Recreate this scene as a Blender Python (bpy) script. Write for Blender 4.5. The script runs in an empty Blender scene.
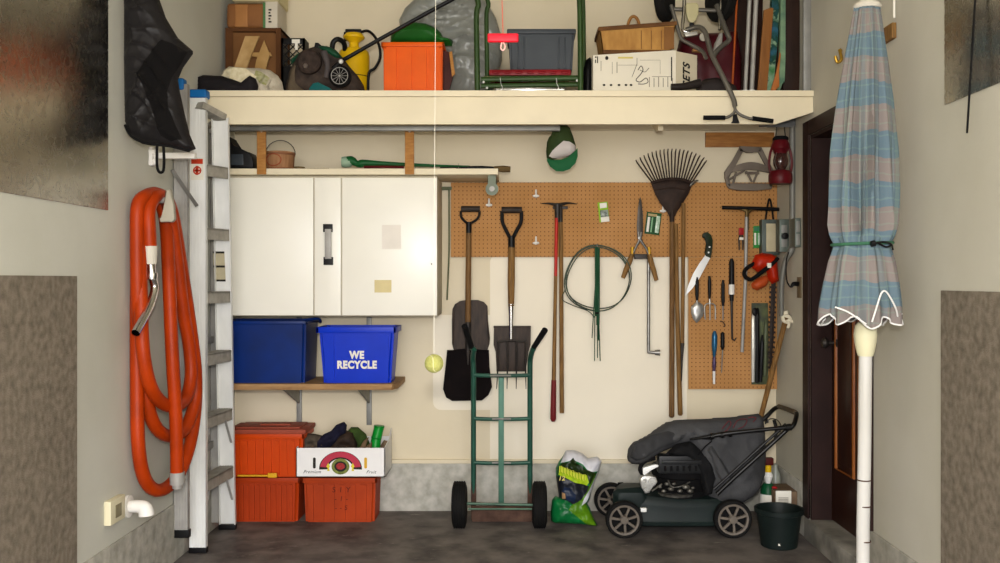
import bpy, bmesh, math, random
from mathutils import Vector, Matrix, noise
from mathutils.geometry import delaunay_2d_cdt
random.seed(7)
F=960.0; CX=514.0; HY=280.0; EYE=1.44
XL=-1.745; XR=1.6375; YB=6.0
col=bpy.context.scene.collection
PI=math.pi
def X(px,Y): return (px-CX)*Y/F
def Z(py,Y): return EYE-(py-HY)*Y/F
def P(px,py,Y): return Vector((X(px,Y),Y,Z(py,Y)))
def L(n,Y): return n*Y/F
# ---------------------------------------------------------------- materials
def lin(h):
    h=h.lstrip('#'); r=[int(h[i:i+2],16)/255 for i in (0,2,4)]
    return tuple((c/12.92 if c<=0.04045 else ((c+0.055)/1.055)**2.4) for c in r)+(1,)
MATS={}
def mat(name,hexc,rough=.6,metal=0,var=.12,scale=8,bump=0,bscale=60,hex2=None,stretch=(1,1,1),spec=.5,trans=0,alpha=1,coat=0):
    if name in MATS: return MATS[name]
    m=bpy.data.materials.new(name); m.use_nodes=True; nt=m.node_tree; b=nt.nodes['Principled BSDF']
    b.inputs['Roughness'].default_value=rough; b.inputs['Metallic'].default_value=metal
    b.inputs['Specular IOR Level'].default_value=spec*(.35 if metal==0 and rough>.28 else .7)
    b.inputs['Transmission Weight'].default_value=trans; b.inputs['Alpha'].default_value=alpha
    b.inputs['Coat Weight'].default_value=coat
    tc=nt.nodes.new('ShaderNodeTexCoord'); mp=nt.nodes.new('ShaderNodeMapping'); mp.inputs['Scale'].default_value=stretch
    nt.links.new(tc.outputs['Object'],mp.inputs['Vector'])
    n=nt.nodes.new('ShaderNodeTexNoise'); n.inputs['Scale'].default_value=scale; n.inputs['Detail'].default_value=6
    nt.links.new(mp.outputs[0],n.inputs['Vector'])
    r=nt.nodes.new('ShaderNodeValToRGB'); c=lin(hexc)
    if hex2: c2=lin(hex2)
    else: c2=tuple(max(0,x*(1-2.2*var)) for x in c[:3])+(1,)
    r.color_ramp.elements[0].position=.3; r.color_ramp.elements[1].position=.65
    r.color_ramp.elements[0].color=c2; r.color_ramp.elements[1].color=c
    nt.links.new(n.outputs['Fac'],r.inputs['Fac']); nt.links.new(r.outputs['Color'],b.inputs['Base Color'])
    if bump:
        n2=nt.nodes.new('ShaderNodeTexNoise'); n2.inputs['Scale'].default_value=bscale; n2.inputs['Detail'].default_value=8
        nt.links.new(mp.outputs[0],n2.inputs['Vector'])
        bp=nt.nodes.new('ShaderNodeBump'); bp.inputs['Strength'].default_value=bump; bp.inputs['Distance'].default_value=.01
        nt.links.new(n2.outputs['Fac'],bp.inputs['Height']); nt.links.new(bp.outputs['Normal'],b.inputs['Normal'])
    MATS[name]=m; return m
def N(nt,t,**k):
    n=nt.nodes.new(t)
    for a,v in k.items():
        if a in ('operation','blend_type','wave_type','bands_direction','feature','data_type','noise_dimensions'): setattr(n,a,v)
        else: n.inputs[a].default_value=v
    return n
def ridge(x,z,ang,fq,sd=0,warp=.25,pw=3):
    # sharp cloth crease running along direction ang
    c,s=math.cos(ang),math.sin(ang); n=noise.noise(Vector((x*3+sd,z*3,sd*1.7)))
    u=(-s*x+c*z)*fq+n*fq*warp; m=.5+.5*noise.noise(Vector((x*5,z*5,sd+9)))
    return (1-abs(math.sin(u*PI)))**pw*m
# ---------------------------------------------------------------- mesh builder
WL={}
def catmull(pts,n=6):
    pts=[Vector(p) for p in pts]
    if len(pts)<3: return pts
    out=[]; e=[pts[0]*2-pts[1]]+pts+[pts[-1]*2-pts[-2]]
    for i in range(1,len(e)-2):
        a,b,c,d=e[i-1],e[i],e[i+1],e[i+2]
        for k in range(n):
            t=k/n
            out.append(.5*((2*b)+(c-a)*t+(2*a-5*b+4*c-d)*t*t+(3*b-a-3*c+d)*t**3))
    out.append(pts[-1]); return out
class MB:
    def __init__(s): s.b=bmesh.new(); s.mi=0
    def _tag(s,faces):
        for f in faces: f.material_index=s.mi
    def m(s,i): s.mi=i; return s
    def box(s,x0,x1,y0,y1,z0,z1,bev=0,seg=2,rot=None,piv=None):
        x0,x1=sorted((x0,x1));y0,y1=sorted((y0,y1));z0,z1=sorted((z0,z1))
        vs=[s.b.verts.new((x,y,z)) for x in (x0,x1) for y in (y0,y1) for z in (z0,z1)]
        fs=[s.b.faces.new([vs[i] for i in q]) for q in ((0,1,3,2),(4,6,7,5),(0,4,5,1),(2,3,7,6),(0,2,6,4),(1,5,7,3))]
        s._tag(fs)
        if rot:
            c=Vector(piv) if piv else Vector(((x0+x1)/2,(y0+y1)/2,(z0+z1)/2))
            bmesh.ops.rotate(s.b,verts=vs,cent=c,matrix=rot)
        if bev:
            es={e for f in fs for e in f.edges}
            bmesh.ops.bevel(s.b,geom=list(es),offset=min(bev,.49*min(x1-x0,y1-y0,z1-z0)),segments=seg,affect='EDGES',profile=.6)
        return s
    def bar(s,p0,p1,w,h,up=(0,0,1),bev=0):
        p0=Vector(p0);p1=Vector(p1); d=(p1-p0).normalized(); u=Vector(up)
        a=d.cross(u)
        if a.length<1e-4: a=d.cross(Vector((0,1,0)))
        a.normalize(); c=a.cross(d)
        vs=[]
        for p in (p0,p1):
            for i,j in ((-1,-1),(1,-1),(1,1),(-1,1)): vs.append(s.b.verts.new(p+a*i*w/2+c*j*h/2))
        fs=[s.b.faces.new([vs[i] for i in q]) for q in ((3,2,1,0),(4,5,6,7),(0,1,5,4),(1,2,6,5),(2,3,7,6),(3,0,4,7))]
        s._tag(fs)
        if bev: bmesh.ops.bevel(s.b,geom=list({e for f in fs for e in f.edges}),offset=bev,segments=2,affect='EDGES',profile=.6)
        return s
    def tube(s,pts,r,n=10,smooth=0,closed=False,cap=True,flat=None):
        pts=[Vector(p) for p in pts]
        nr=len(pts)
        if smooth:
            if closed:
                q=[pts[-1]]+pts+[pts[0],pts[1]]
                q=catmull(q,smooth)[smooth:-(smooth)-1]; pts=q
            else: pts=catmull(pts,smooth)
        m=len(pts)
        def rad(i):
            if isinstance(r,(int,float)): return r
            t=i/(m-1)*(len(r)-1); k=min(int(t),len(r)-2); f=t-k
            return r[k]*(1-f)+r[k+1]*f
        rings=[]; prev=None
        for i,p in enumerate(pts):
            if closed: d=(pts[(i+1)%m]-pts[i-1])
            else: d=(pts[min(i+1,m-1)]-pts[max(i-1,0)])
            d.normalize()
            if prev is None:
                a=d.cross(Vector((0,0,1)))
                if a.length<1e-3: a=d.cross(Vector((0,1,0)))
            else: a=prev-d*prev.dot(d)
            a.normalize(); prev=a; c=d.cross(a); rr=rad(i)
            ring=[]
            for k in range(n):
                an=2*PI*k/n; v=a*math.cos(an)*rr+c*math.sin(an)*rr
                if flat: v=v-Vector(flat[0])*v.dot(Vector(flat[0]))*(1-flat[1])
                ring.append(s.b.verts.new(p+v))
            rings.append(ring)
        fs=[]
        for i in range(m if closed else m-1):
            A=rings[i];B=rings[(i+1)%m]
            for k in range(n): fs.append(s.b.faces.new((A[k],A[(k+1)%n],B[(k+1)%n],B[k])))
        if cap and not closed:
            fs.append(s.b.faces.new(rings[0][::-1])); fs.append(s.b.faces.new(rings[-1]))
        s._tag(fs); return s
    def cyl(s,p0,p1,r,r2=None,n=20): return s.tube([p0,p1],[r,r if r2 is None else r2],n=n)
    def lathe(s,prof,c,axis='z',n=32,ripple=None,close=True):
        # prof: list of (r,h); axis through c
        c=Vector(c); rings=[]
        for j,(r,h) in enumerate(prof):
            ring=[]
            for k in range(n):
                a=2*PI*k/n; rr=r+(ripple(a,j,r) if ripple else 0)
                u,v=math.cos(a)*rr,math.sin(a)*rr
                if axis=='z': q=Vector((u,v,h))
                elif axis=='y': q=Vector((u,h,v))
                else: q=Vector((h,u,v))
                ring.append(s.b.verts.new(c+q))
            rings.append(ring)
        fs=[]
        for j in range(len(rings)-1):
            for k in range(n): fs.append(s.b.faces.new((rings[j][k],rings[j][(k+1)%n],rings[j+1][(k+1)%n],rings[j+1][k])))
        if close:
            for rg in (rings[0],rings[-1]):
                try: fs.append(s.b.faces.new(rg))
                except ValueError: pass
        s._tag(fs); return s
    def torus(s,c,R,r,axis='y',n=40,m=10,sx=1,sz=1):
        c=Vector(c); pts=[]
        for k in range(n):
            a=2*PI*k/n; u,v=math.cos(a)*R*sx,math.sin(a)*R*sz
            pts.append(c+(Vector((u,0,v)) if axis=='y' else Vector((u,v,0)) if axis=='z' else Vector((0,u,v))))
        return s.tube(pts,r,n=m,closed=True)
    def ball(s,c,r,sx=1,sy=1,sz=1,seg=20,rot=None):
        q=bmesh.ops.create_uvsphere(s.b,u_segments=seg,v_segments=max(8,seg//2),radius=r)
        vs=q['verts']; bmesh.ops.scale(s.b,vec=(sx,sy,sz),verts=vs)
        if rot: bmesh.ops.rotate(s.b,verts=vs,cent=(0,0,0),matrix=rot)
        bmesh.ops.translate(s.b,vec=Vector(c),verts=vs)
        s._tag({f for v in vs for f in v.link_faces}); return s
    def prism(s,pts,O,u,v,n,d,bev=0):
        # 2D outline in (u,v) extruded d along n
        O=Vector(O);u=Vector(u);v=Vector(v);n=Vector(n)
        A=[s.b.verts.new(O+u*a+v*b_) for a,b_ in pts]; B=[s.b.verts.new(O+u*a+v*b_+n*d) for a,b_ in pts]
        k=len(pts); fs=[s.b.faces.new(A),s.b.faces.new(B[::-1])]
        for i in range(k): fs.append(s.b.faces.new((A[i],B[i],B[(i+1)%k],A[(i+1)%k])))
        s._tag(fs)
        if bev:
            es=[e for f in fs[:2] for e in f.edges]
            bmesh.ops.bevel(s.b,geom=list(set(es)),offset=bev,segments=2,affect='EDGES',profile=.6)
        return s
    def slab(s,px,Y,t,bev=0):
        # outline given in photo pixels at depth Y, real thickness t away from the viewer
        pts=[(X(a,Y),Z(b_,Y)) for a,b_ in px]
        return s.prism(pts,(0,Y,0),(1,0,0),(0,0,1),(0,1,0),t,bev)
    def puff(s,px,Y,t,back=.3,step=None,R=None,regions=(),fold=None,steps=14,world=False):
        pts=[Vector((X(a,Y),Z(b_,Y))) if not world else Vector((a,b_)) for a,b_ in px]
        xs=[p.x for p in pts]; zs=[p.y for p in pts]; w=max(xs)-min(xs); h=max(zs)-min(zs)
        step=step or max(w,h)/34; R=R or min(w,h)*.35
        # densify outline
        def dens(pl):
            o=[]
            for i,p in enumerate(pl):
                q=pl[(i+1)%len(pl)]; k=max(1,int((q-p).length/step))
                for j in range(k): o.append(p.lerp(q,j/k))
            return o
        ol=dens(pts); co=list(ol); ed=[(i,(i+1)%len(ol)) for i in range(len(ol))]; n0=len(ol)
        regs=[]
        for poly,mi in regions:
            pl=[Vector((X(a,Y),Z(b_,Y))) if not world else Vector((a,b_)) for a,b_ in poly]; regs.append((pl,mi))
            dl=dens(pl); k=len(co); co+=dl; ed+=[(k+i,k+(i+1)%len(dl)) for i in range(len(dl))]
        def dist(p):
            best=9
            for i in range(len(pts)):
                a=pts[i];b_=pts[(i+1)%len(pts)]; ab=b_-a
                tt=max(0,min(1,(p-a).dot(ab)/max(ab.length_squared,1e-12))); best=min(best,(p-(a+ab*tt)).length)
            return best
        def inside(p,pl):
            c=False
            for i in range(len(pl)):
                a=pl[i];b_=pl[i-1]
                if (a.y>p.y)!=(b_.y>p.y) and p.x<(b_.x-a.x)*(p.y-a.y)/(b_.y-a.y)+a.x: c=not c
            return c
        z=min(zs)+step/2; row=0
        while z<max(zs):
            x=min(xs)+step/2+(step/2 if row%2 else 0)
            while x<max(xs):
                p=Vector((x,z))
                if inside(p,pts) and dist(p)>step*.55: co.append(p)
                x+=step
            z+=step*.87; row+=1
        r=delaunay_2d_cdt(co,ed,[],1,1e-6)
        V,E,Fc=r[0],r[1],r[2]
        cent=lambda f:sum((V[i] for i in f),Vector((0,0)))/len(f)
        fr={};bk={}
        for i,p in enumerate(V):
            d=dist(p); q=min(d/R,1); hh=t*math.sqrt(max(0,1-(1-q)**2))
            fo=fold(p.x,p.y,q) if fold else 0
            fr[i]=s.b.verts.new((p.x,Y-hh-fo,p.y))
            bk[i]=fr[i] if d<1e-5 else s.b.verts.new((p.x,Y+hh*back,p.y))
        for f in Fc:
            c=cent(f)
            if not inside(c,pts): continue
            mi=s.mi
            for pl,k in regs:
                if inside(c,pl): mi=k
            try:
                a=s.b.faces.new([fr[i] for i in f]); a.material_index=mi
            except ValueError: pass
            try:
                a=s.b.faces.new([bk[i] for i in f][::-1]); a.material_index=s.mi
            except ValueError: pass
        return s
    def build(s,name,mats,parent=None,loc=None,smooth=35,label=None,kind=None):
        bmesh.ops.recalc_face_normals(s.b,faces=s.b.faces)
        me=bpy.data.meshes.new(name); 
        if parent is None:
            if loc is None:
                vs=[v.co for v in s.b.verts]; xs=[v.x for v in vs];ys=[v.y for v in vs];zs=[v.z for v in vs]
                loc=Vector(((min(xs)+max(xs))/2,(min(ys)+max(ys))/2,min(zs)))
            o_w=Vector(loc)
        else: o_w=WL[parent]
        bmesh.ops.translate(s.b,vec=-o_w,verts=s.b.verts)
        s.b.to_mesh(me); s.b.free()
        if not isinstance(mats,(list,tuple)): mats=[mats]
        for m in mats: me.materials.append(m)
        me.shade_smooth(); me.set_sharp_from_angle(angle=math.radians(smooth))
        o=bpy.data.objects.new(name,me); col.objects.link(o)
        if parent is None: o.location=o_w
        else: o.parent=parent
        WL[o]=o_w
        if label: o['label']=label
        if kind: o['kind']=kind
        return o
def T(name,label,cat,loc,group=None):
    o=bpy.data.objects.new(name,None); col.objects.link(o); o.location=loc; o.empty_display_size=.05
    o['label']=label; o['category']=cat
    if group: o['group']=group
    WL[o]=Vector(loc); return o
def tag(o,label,cat,group=None):
    o['label']=label; o['category']=cat
    if group: o['group']=group
    return o
def struct(o): o['kind']='structure'; return o
def dup(root,delta,label=None,group=None):
    c=root.copy(); col.objects.link(c); c.location=root.location+Vector(delta); WL[c]=WL[root]+Vector(delta)
    if label: c['label']=label
    if group: c['group']=group
    for ch in list(root.children):
        d=ch.copy(); col.objects.link(d); d.parent=c
        for g in list(ch.children):
            e=g.copy(); col.objects.link(e); e.parent=d
    return c
def text(s_,name,size,loc,m,parent,rot=(PI/2,0,0),shear=0,ext=.0006,sx=1,label=None,bold=0,align='CENTER'):
    cu=bpy.data.curves.new(name,'FONT'); cu.body=s_; cu.size=size; cu.extrude=ext; cu.align_x=align; cu.align_y='CENTER'; cu.shear=shear; cu.offset=bold
    cu.space_line=.95; cu.space_character=1.12
    t=bpy.data.objects.new(name,cu); col.objects.link(t)
    bpy.context.view_layer.update()
    me=bpy.data.meshes.new_from_object(t.evaluated_get(bpy.context.evaluated_depsgraph_get()))
    bpy.data.objects.remove(t)
    me.materials.clear(); me.materials.append(m)
    from mathutils import Euler
    M_=Euler(rot).to_matrix().to_4x4() @ Matrix.Diagonal((sx,1,1,1))
    me.transform(Matrix.Translation(Vector(loc)-WL[parent]) @ M_)
    o=bpy.data.objects.new(name,me); col.objects.link(o); o.parent=parent; WL[o]=WL[parent]
    if label:o['label']=label
    return o
# ---------------------------------------------------------------- materials of the room
def wallmat(name,h1,h2,dirt=None):
    m=mat(name,h1,rough=.75,hex2=h2,scale=1.6,bump=.08,bscale=35)
    nt=m.node_tree; b=nt.nodes['Principled BSDF']; src=b.inputs['Base Color'].links[0].from_socket
    tc=N(nt,'ShaderNodeTexCoord'); n=N(nt,'ShaderNodeTexNoise',Scale=7.0,Detail=12.0,Roughness=.75)
    nt.links.new(tc.outputs['Object'],n.inputs['Vector'])
    r=nt.nodes.new('ShaderNodeValToRGB'); r.color_ramp.elements[0].position=.66; r.color_ramp.elements[1].position=.74
    nt.links.new(n.outputs['Fac'],r.inputs['Fac'])
    mx=nt.nodes.new('ShaderNodeMix'); mx.data_type='RGBA'; mx.inputs[7].default_value=lin(dirt or '#a89a80')
    ml=N(nt,'ShaderNodeMath',operation='MULTIPLY'); ml.inputs[1].default_value=.45
    nt.links.new(r.outputs['Color'],ml.inputs[0]); nt.links.new(ml.outputs[0],mx.inputs[0])
    nt.links.new(src,mx.inputs[6]); nt.links.new(mx.outputs[2],b.inputs['Base Color'])
    return m
M_back=wallmat('wall_paint_cream','#dcd0b6','#d4c8ac')
M_side=wallmat('wall_paint_grey','#c6c5ba','#bab9ac','#8f8a7a')
M_sider=wallmat('wall_paint_right','#c4c0b2','#b8b4a4','#8f8a7a')
M_ceil=mat('ceiling_paint','#d8d0ba',.8,var=.03)
M_patch=mat('white_board_paint','#ebe2ce',.55,var=.02,scale=3)
M_conc=mat('curb_concrete','#bdbab0',.9,hex2='#9c9a8f',scale=16,bump=.5,bscale=25)
M_floor=mat('floor_concrete','#77706a',.6,hex2='#474240',scale=6,bump=.15,bscale=30)
def floormat():
    nt=M_floor.node_tree; b=nt.nodes['Principled BSDF']; src=b.inputs['Base Color'].links[0].from_socket
    tc=N(nt,'ShaderNodeTexCoord'); n=N(nt,'ShaderNodeTexNoise',Scale=5.0,Detail=14.0,Roughness=.8)
    mp=N(nt,'ShaderNodeMapping',Scale=(1.6,4,1)); nt.links.new(tc.outputs['Object'],mp.inputs[0]); nt.links.new(mp.outputs[0],n.inputs['Vector'])
    r=nt.nodes.new('ShaderNodeValToRGB'); r.color_ramp.elements[0].position=.58; r.color_ramp.elements[1].position=.7
    nt.links.new(n.outputs['Fac'],r.inputs['Fac'])
    mx=nt.nodes.new('ShaderNodeMix'); mx.data_type='RGBA'; mx.inputs[7].default_value=lin('#a09a90')
    ml=N(nt,'ShaderNodeMath',operation='MULTIPLY'); ml.inputs[1].default_value=.8
    nt.links.new(r.outputs['Color'],ml.inputs[0]); nt.links.new(ml.outputs[0],mx.inputs[0])
    nt.links.new(src,mx.inputs[6]); nt.links.new(mx.outputs[2],b.inputs['Base Color'])
    n.inputs['Distortion'].default_value=.4
floormat()
def pegmat():
    m=mat('pegboard_brown','#b58450',.7,hex2='#a87843',scale=4)
    nt=m.node_tree; b=nt.nodes['Principled BSDF']; src=b.inputs['Base Color'].links[0].from_socket
    tc=N(nt,'ShaderNodeTexCoord'); mp=N(nt,'ShaderNodeMapping',Scale=(1/.0254,1,1/.0254)); nt.links.new(tc.outputs['Object'],mp.inputs[0])
    fr=nt.nodes.new('ShaderNodeVectorMath'); fr.operation='FRACTION'; nt.links.new(mp.outputs[0],fr.inputs[0])
    sb=nt.nodes.new('ShaderNodeVectorMath'); sb.operation='SUBTRACT'; sb.inputs[1].default_value=(.5,0,.5); nt.links.new(fr.outputs[0],sb.inputs[0])
    mu=nt.nodes.new('ShaderNodeVectorMath'); mu.operation='MULTIPLY'; mu.inputs[1].default_value=(1,0,1); nt.links.new(sb.outputs[0],mu.inputs[0])
    ln=nt.nodes.new('ShaderNodeVectorMath'); ln.operation='LENGTH'; nt.links.new(mu.outputs[0],ln.inputs[0])
    lt=N(nt,'ShaderNodeMath',operation='LESS_THAN'); lt.inputs[1].default_value=.15; nt.links.new(ln.outputs['Value'],lt.inputs[0])
    mx=nt.nodes.new('ShaderNodeMix'); mx.data_type='RGBA'; mx.inputs[7].default_value=lin('#664426')
    nt.links.new(lt.outputs[0],mx.inputs[0]); nt.links.new(src,mx.inputs[6]); nt.links.new(mx.outputs[2],b.inputs['Base Color'])
    return m
M_peg=pegmat()
M_fascia=mat('shelf_paint','#e6dabd',.6,var=.03,scale=5)
M_cab=mat('white_laminate','#eeebdf',.28,var=.015,scale=3)
M_black=mat('black_plastic','#121112',.45,var=.2)
M_blackm=mat('black_matte','#0d0c0d',.85,var=.2)
M_rubber=mat('black_rubber','#131211',.8,var=.2,bump=.2)
M_alu=mat('aluminium','#e6e6e2',.45,.12,var=.06,scale=14,stretch=(1,1,.3))
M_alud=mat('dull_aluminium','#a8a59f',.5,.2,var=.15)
M_chrome=mat('chrome','#d5d5d5',.15,1,var=.03)
M_steel=mat('tool_steel','#8c8a86',.4,.8,var=.2,scale=20)
M_dsteel=mat('dark_steel','#3a3532',.5,.5,var=.25,scale=20)
M_galv=mat('galvanised_steel','#8f8e89',.5,.5,var=.12,scale=10)
M_wood=mat('pine_wood','#b07c40',.6,hex2='#94622c',scale=5,stretch=(3,3,14))
M_woodh=mat('pine_wood_horizontal','#a9743c',.6,hex2='#87572a',scale=5,stretch=(2,14,14))
M_shaft=mat('old_wood_shaft','#8a6638',.6,hex2='#5f4424',scale=8,stretch=(12,12,1))
M_shaftd=mat('dark_wood_shaft','#7a5a35',.6,hex2='#533b22',scale=8,stretch=(12,12,1))
M_white=mat('white_plastic','#e6e3dc',.45,var=.03)
M_cream=mat('cream_plastic','#d8d0b0',.5,var=.05)
M_rust=mat('rusty_steel','#5c4438',.75,hex2='#3d2a22',scale=14,bump=.3)
M_orange=mat('orange_plastic','#e25a00',.45,var=.05)
M_tote=mat('faded_orange_tote','#a83608',.5,var=.08,scale=4)
M_totel=mat('dull_red_lid','#a04a35',.6,var=.12,scale=5)
M_green=mat('dark_green_plastic','#17592c',.45,var=.12)
M_teal=mat('hand_truck_green','#1f5040',.45,.1,var=.2,scale=9)
M_yellow=mat('yellow_plastic','#e0b410',.4,var=.06)
M_card=mat('cardboard','#a77a4c',.8,var=.06,scale=6)
M_cardd=mat('dark_cardboard','#5c3a20',.85,var=.1)
M_red=mat('red_paint','#a31a1e',.45,var=.1)
M_maroon=mat('maroon_vinyl','#4f141c',.4,var=.2)
M_ink=mat('print_black','#26231f',.7,var=.05)
M_brass=mat('brass','#b8923a',.35,.8,var=.1)
M_paper=mat('white_paper','#e8e4d8',.7,var=.04)
# ---------------------------------------------------------------- room shell
Y0=-1.3; ZC=3.45
struct(MB().box(XL-.15,2.2,Y0-.1,YB+.15,-.12,0).build('floor',M_floor))
struct(MB().box(XL-.15,2.2,Y0,YB+.15,ZC,ZC+.1).build('ceiling',M_ceil))
struct(MB().box(XL-.15,2.2,YB,YB+.12,0,ZC).build('wall_back',M_back,loc=(0,YB,0)))
struct(MB().box(XL-.12,XL,Y0,YB,0,ZC).build('wall_left',M_side,loc=(XL,0,0)))
DY0,DY1,DZ0,DZ1=4.47,5.30,.12,2.24
w=MB().box(XR,XR+.3,Y0,DY0,0,ZC).box(XR,XR+.3,DY1,YB,0,ZC).box(XR,XR+.3,DY0,DY1,DZ1,ZC)
struct(w.build('wall_right',M_sider,loc=(XR,0,0)))
struct(MB().box(XL-.15,2.2,Y0-.12,Y0,3.05,ZC).build('wall_front',M_ceil))
struct(MB().box(-9,9,-16,Y0-.1,-.14,-.02).build('driveway',mat('driveway_concrete','#a8a294',.85,var=.1)))
# concrete foundation curb
cz=Z(463,6.0)
o=MB().box(XL,XR,YB-.02,YB,0,cz,.004).build('trim_1',M_conc); struct(o)
o=MB().box(XL,XL+.012,Y0,YB-.02,0,cz,.004).build('trim_2',M_conc); struct(o)
o=MB().box(XR-.012,XR,Y0,DY0,0,cz,.004).box(XR-.012,XR,DY1,YB-.02,0,cz,.004).build('trim_3',M_conc); struct(o)
struct(MB().box(XR-.02,XR+.29,DY0-.02,DY1+.06,0,DZ0,.008).build('trim_4',mat('step_concrete','#98948a',.9,hex2='#5f5c55',scale=6,bump=.5)))
struct(MB().box(XL+.012,XR-.012,YB-.022,YB,cz,cz+.025,.004).build('trim_5',M_back))
# door in the right wall
M_door=mat('mahogany_door','#301509',.35,hex2='#200c06',scale=5,stretch=(12,12,1))
M_doorl=mat('moulding_gleam','#9a5a22',.3,hex2='#7a3f16',scale=5,stretch=(12,12,1))  # orange gleam on the mouldings is put into their colour
M_frame=mat('dark_brown_frame','#2b1a17',.55,var=.15)
door=T('door_1','x','door',(XR+.11,(DY0+DY1)/2,DZ0)); del door['label']; del door['category']; door['kind']='structure'
w=MB(); w.box(XR-.015,XR,DY1,DY1+.10,DZ0,DZ1+.08,.003).box(XR-.015,XR,DY0-.10,DY0,cz,DZ1+.08,.003).box(XR-.015,XR,DY0,DY1,DZ1,DZ1+.08,.003)
w.box(XR,XR+.16,DY1-.02,DY1+.0,DZ0,DZ1).box(XR,XR+.16,DY0,DY0+.02,DZ0,DZ1).box(XR,XR+.16,DY0,DY1,DZ1-.02,DZ1)
w.build('door_frame',M_frame,door)
lx=XR+.11
w=MB().box(lx,lx+.045,DY0+.022,DY1-.022,DZ0+.005,DZ1-.022)
w.build('door_leaf',M_door,door)
pz=[(DZ0+.22,DZ0+.85),(DZ0+1.0,DZ1-.16)]
for (za,zb) in ((DZ0+.3,DZ1-.16),):
    for ya,yb in ((4.60,4.85),(4.93,5.20)):
        w=MB()
        w.tube([(lx,ya,za),(lx,ya,zb),(lx,yb,zb),(lx,yb,za)],.012,n=8,closed=True).m(1)
        w.build('door_moulding',[M_doorl,M_door],door)
        MB().box(lx-.008,lx+.004,ya+.035,yb-.035,za+.04,zb-.04,.006).build('door_panel',M_door,door)
w=MB().lathe([(.001,0),(.03,0),(.03,-.006),(.012,-.01),(.012,-.04),(.026,-.05),(.03,-.062),(.024,-.076),(.001,-.078)],(lx,5.21,Z(343,5.2)),'x',20)
w.build('door_knob',M_dsteel,door)
# ---------------------------------------------------------------- wall panels
def sheet(name,x0,x1,y0,y1,z0,z1,m,label,cat): return tag(MB().box(x0,x1,y0,y1,z0,z1,.001,1).build(name,m),label,cat)
def brushed():
    m=mat('brushed_sheet_metal','#a8a49a',.22,1,hex2='#98948a',scale=3)
    nt=m.node_tree; b=nt.nodes['Principled BSDF']
    tc=N(nt,'ShaderNodeTexCoord'); n=N(nt,'ShaderNodeTexNoise',Scale=14.0,Detail=10.0,Roughness=.8,Distortion=1.5)
    nt.links.new(tc.outputs['Object'],n.inputs['Vector'])
    r=nt.nodes.new('ShaderNodeValToRGB'); r.color_ramp.elements[0].position=.35; r.color_ramp.elements[1].position=.7
    r.color_ramp.elements[0].color=(.2,.2,.2,1); r.color_ramp.elements[1].color=(.34,.34,.34,1)
    nt.links.new(n.outputs['Fac'],r.inputs['Fac']); nt.links.new(r.outputs['Color'],b.inputs['Roughness'])
    return m
M_sheet=brushed()
sheet('metal_sheet',XL+.002,XL+.006,1.2,4.115,Z(210,4.1),3.3,M_sheet,'large scratched shiny metal sheet covering upper left wall','metal sheet')
sheet('metal_sheet',XR-.006,XR-.002,1.2,3.64,Z(105,3.64),3.3,M_sheet,'dull metal sheet on upper right wall behind the hanging black rod','metal sheet')
M_carpet=mat('beige_carpet','#8f8474',.95,hex2='#6f6557',scale=30,bump=1,bscale=220)
sheet('carpet_panel',XL+.002,XL+.013,1.2,1.745*960/(514-74),.0,Z(276,3.81),M_carpet,'beige carpet panel fixed to lower left wall below the metal sheet','carpet')
sheet('carpet_panel',XR-.013,XR-.002,1.2,XR*960/(944-514),0,Z(290.5,3.655),M_carpet,'brown carpet panel fixed to lower right wall beside the umbrella','carpet')
# hanging rod before the right sheet; the second rod stands for its reflection
for a,b,c,d,lab in ((977,-30,967,133,'longer thin black rod hanging before the right metal sheet'),(985,-30,976,88,'shorter thin black rod standing for the reflection of the longer one')):
    Yr=3.35 if c==967 else 3.42
    tag(MB().tube([P(a,b,Yr),P(c,d,Yr)],.004,n=8).build('rod_and_reflection',M_blackm),lab,'rod')
# painted white boards on the back wall
def rr(x0,y0,x1,y1,r,which):
    out=[]
    for (cx,cy,a0,k) in ((x0,y0,180,0),(x1,y0,270,1),(x1,y1,0,2),(x0,y1,90,3)):
        if k in which:
            ox=x0+r if k in(0,3) else x1-r; oy=y0+r if k in(0,1) else y1-r
            for j in range(6):
                a=math.radians(a0+j*18); out.append((ox+r*math.cos(a),oy+r*math.sin(a)))
        else: out.append((cx,cy))
    return out
tag(MB().slab(rr(490,256,687,461,6,(0,)),5.995,.005).build('wall_board',M_patch),'large off-white board on back wall behind the shears and wire coil','wall panel')
tag(MB().slab(rr(433,315,490,410,8,(3,)),5.996,.004).build('wall_board',M_patch),'small off-white board on back wall behind the black square shovel','wall panel')
peg=tag(MB().box(X(451,5.98),XR-.003,5.965,5.971,Z(257,5.97),Z(182.5,5.97)).build('pegboard',M_peg,loc=(0,5.965,0)),'long brown pegboard strip carrying the rake and shovels','pegboard')
tag(MB().box(X(688,5.98),XR-.003,5.965,5.971,Z(389,5.97),Z(257.3,5.97)).build('pegboard',M_peg,loc=(0,5.965,0)),'tall brown pegboard carrying the small hand tools','pegboard')
# unused white peg hooks
for i,(px,py) in enumerate(((536,194),(536,241),(489,203),(663,209))):
    lab=['white peg hook high between fork handle and pickaxe','white peg hook low between fork handle and pickaxe','white peg hook below the roller bracket','white peg hook left of the leaf rake head'][i]
    w=MB().tube([P(px,py-4,5.962),P(px,py-1,5.945),P(px,py+3,5.935),P(px,py+2,5.92)],.006,n=8,smooth=3)
    w.ball(P(px,py+2,5.935),.015,1.4,.5,.6,12); tag(w.build('peg_hook',M_white),lab,'hook')
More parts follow.
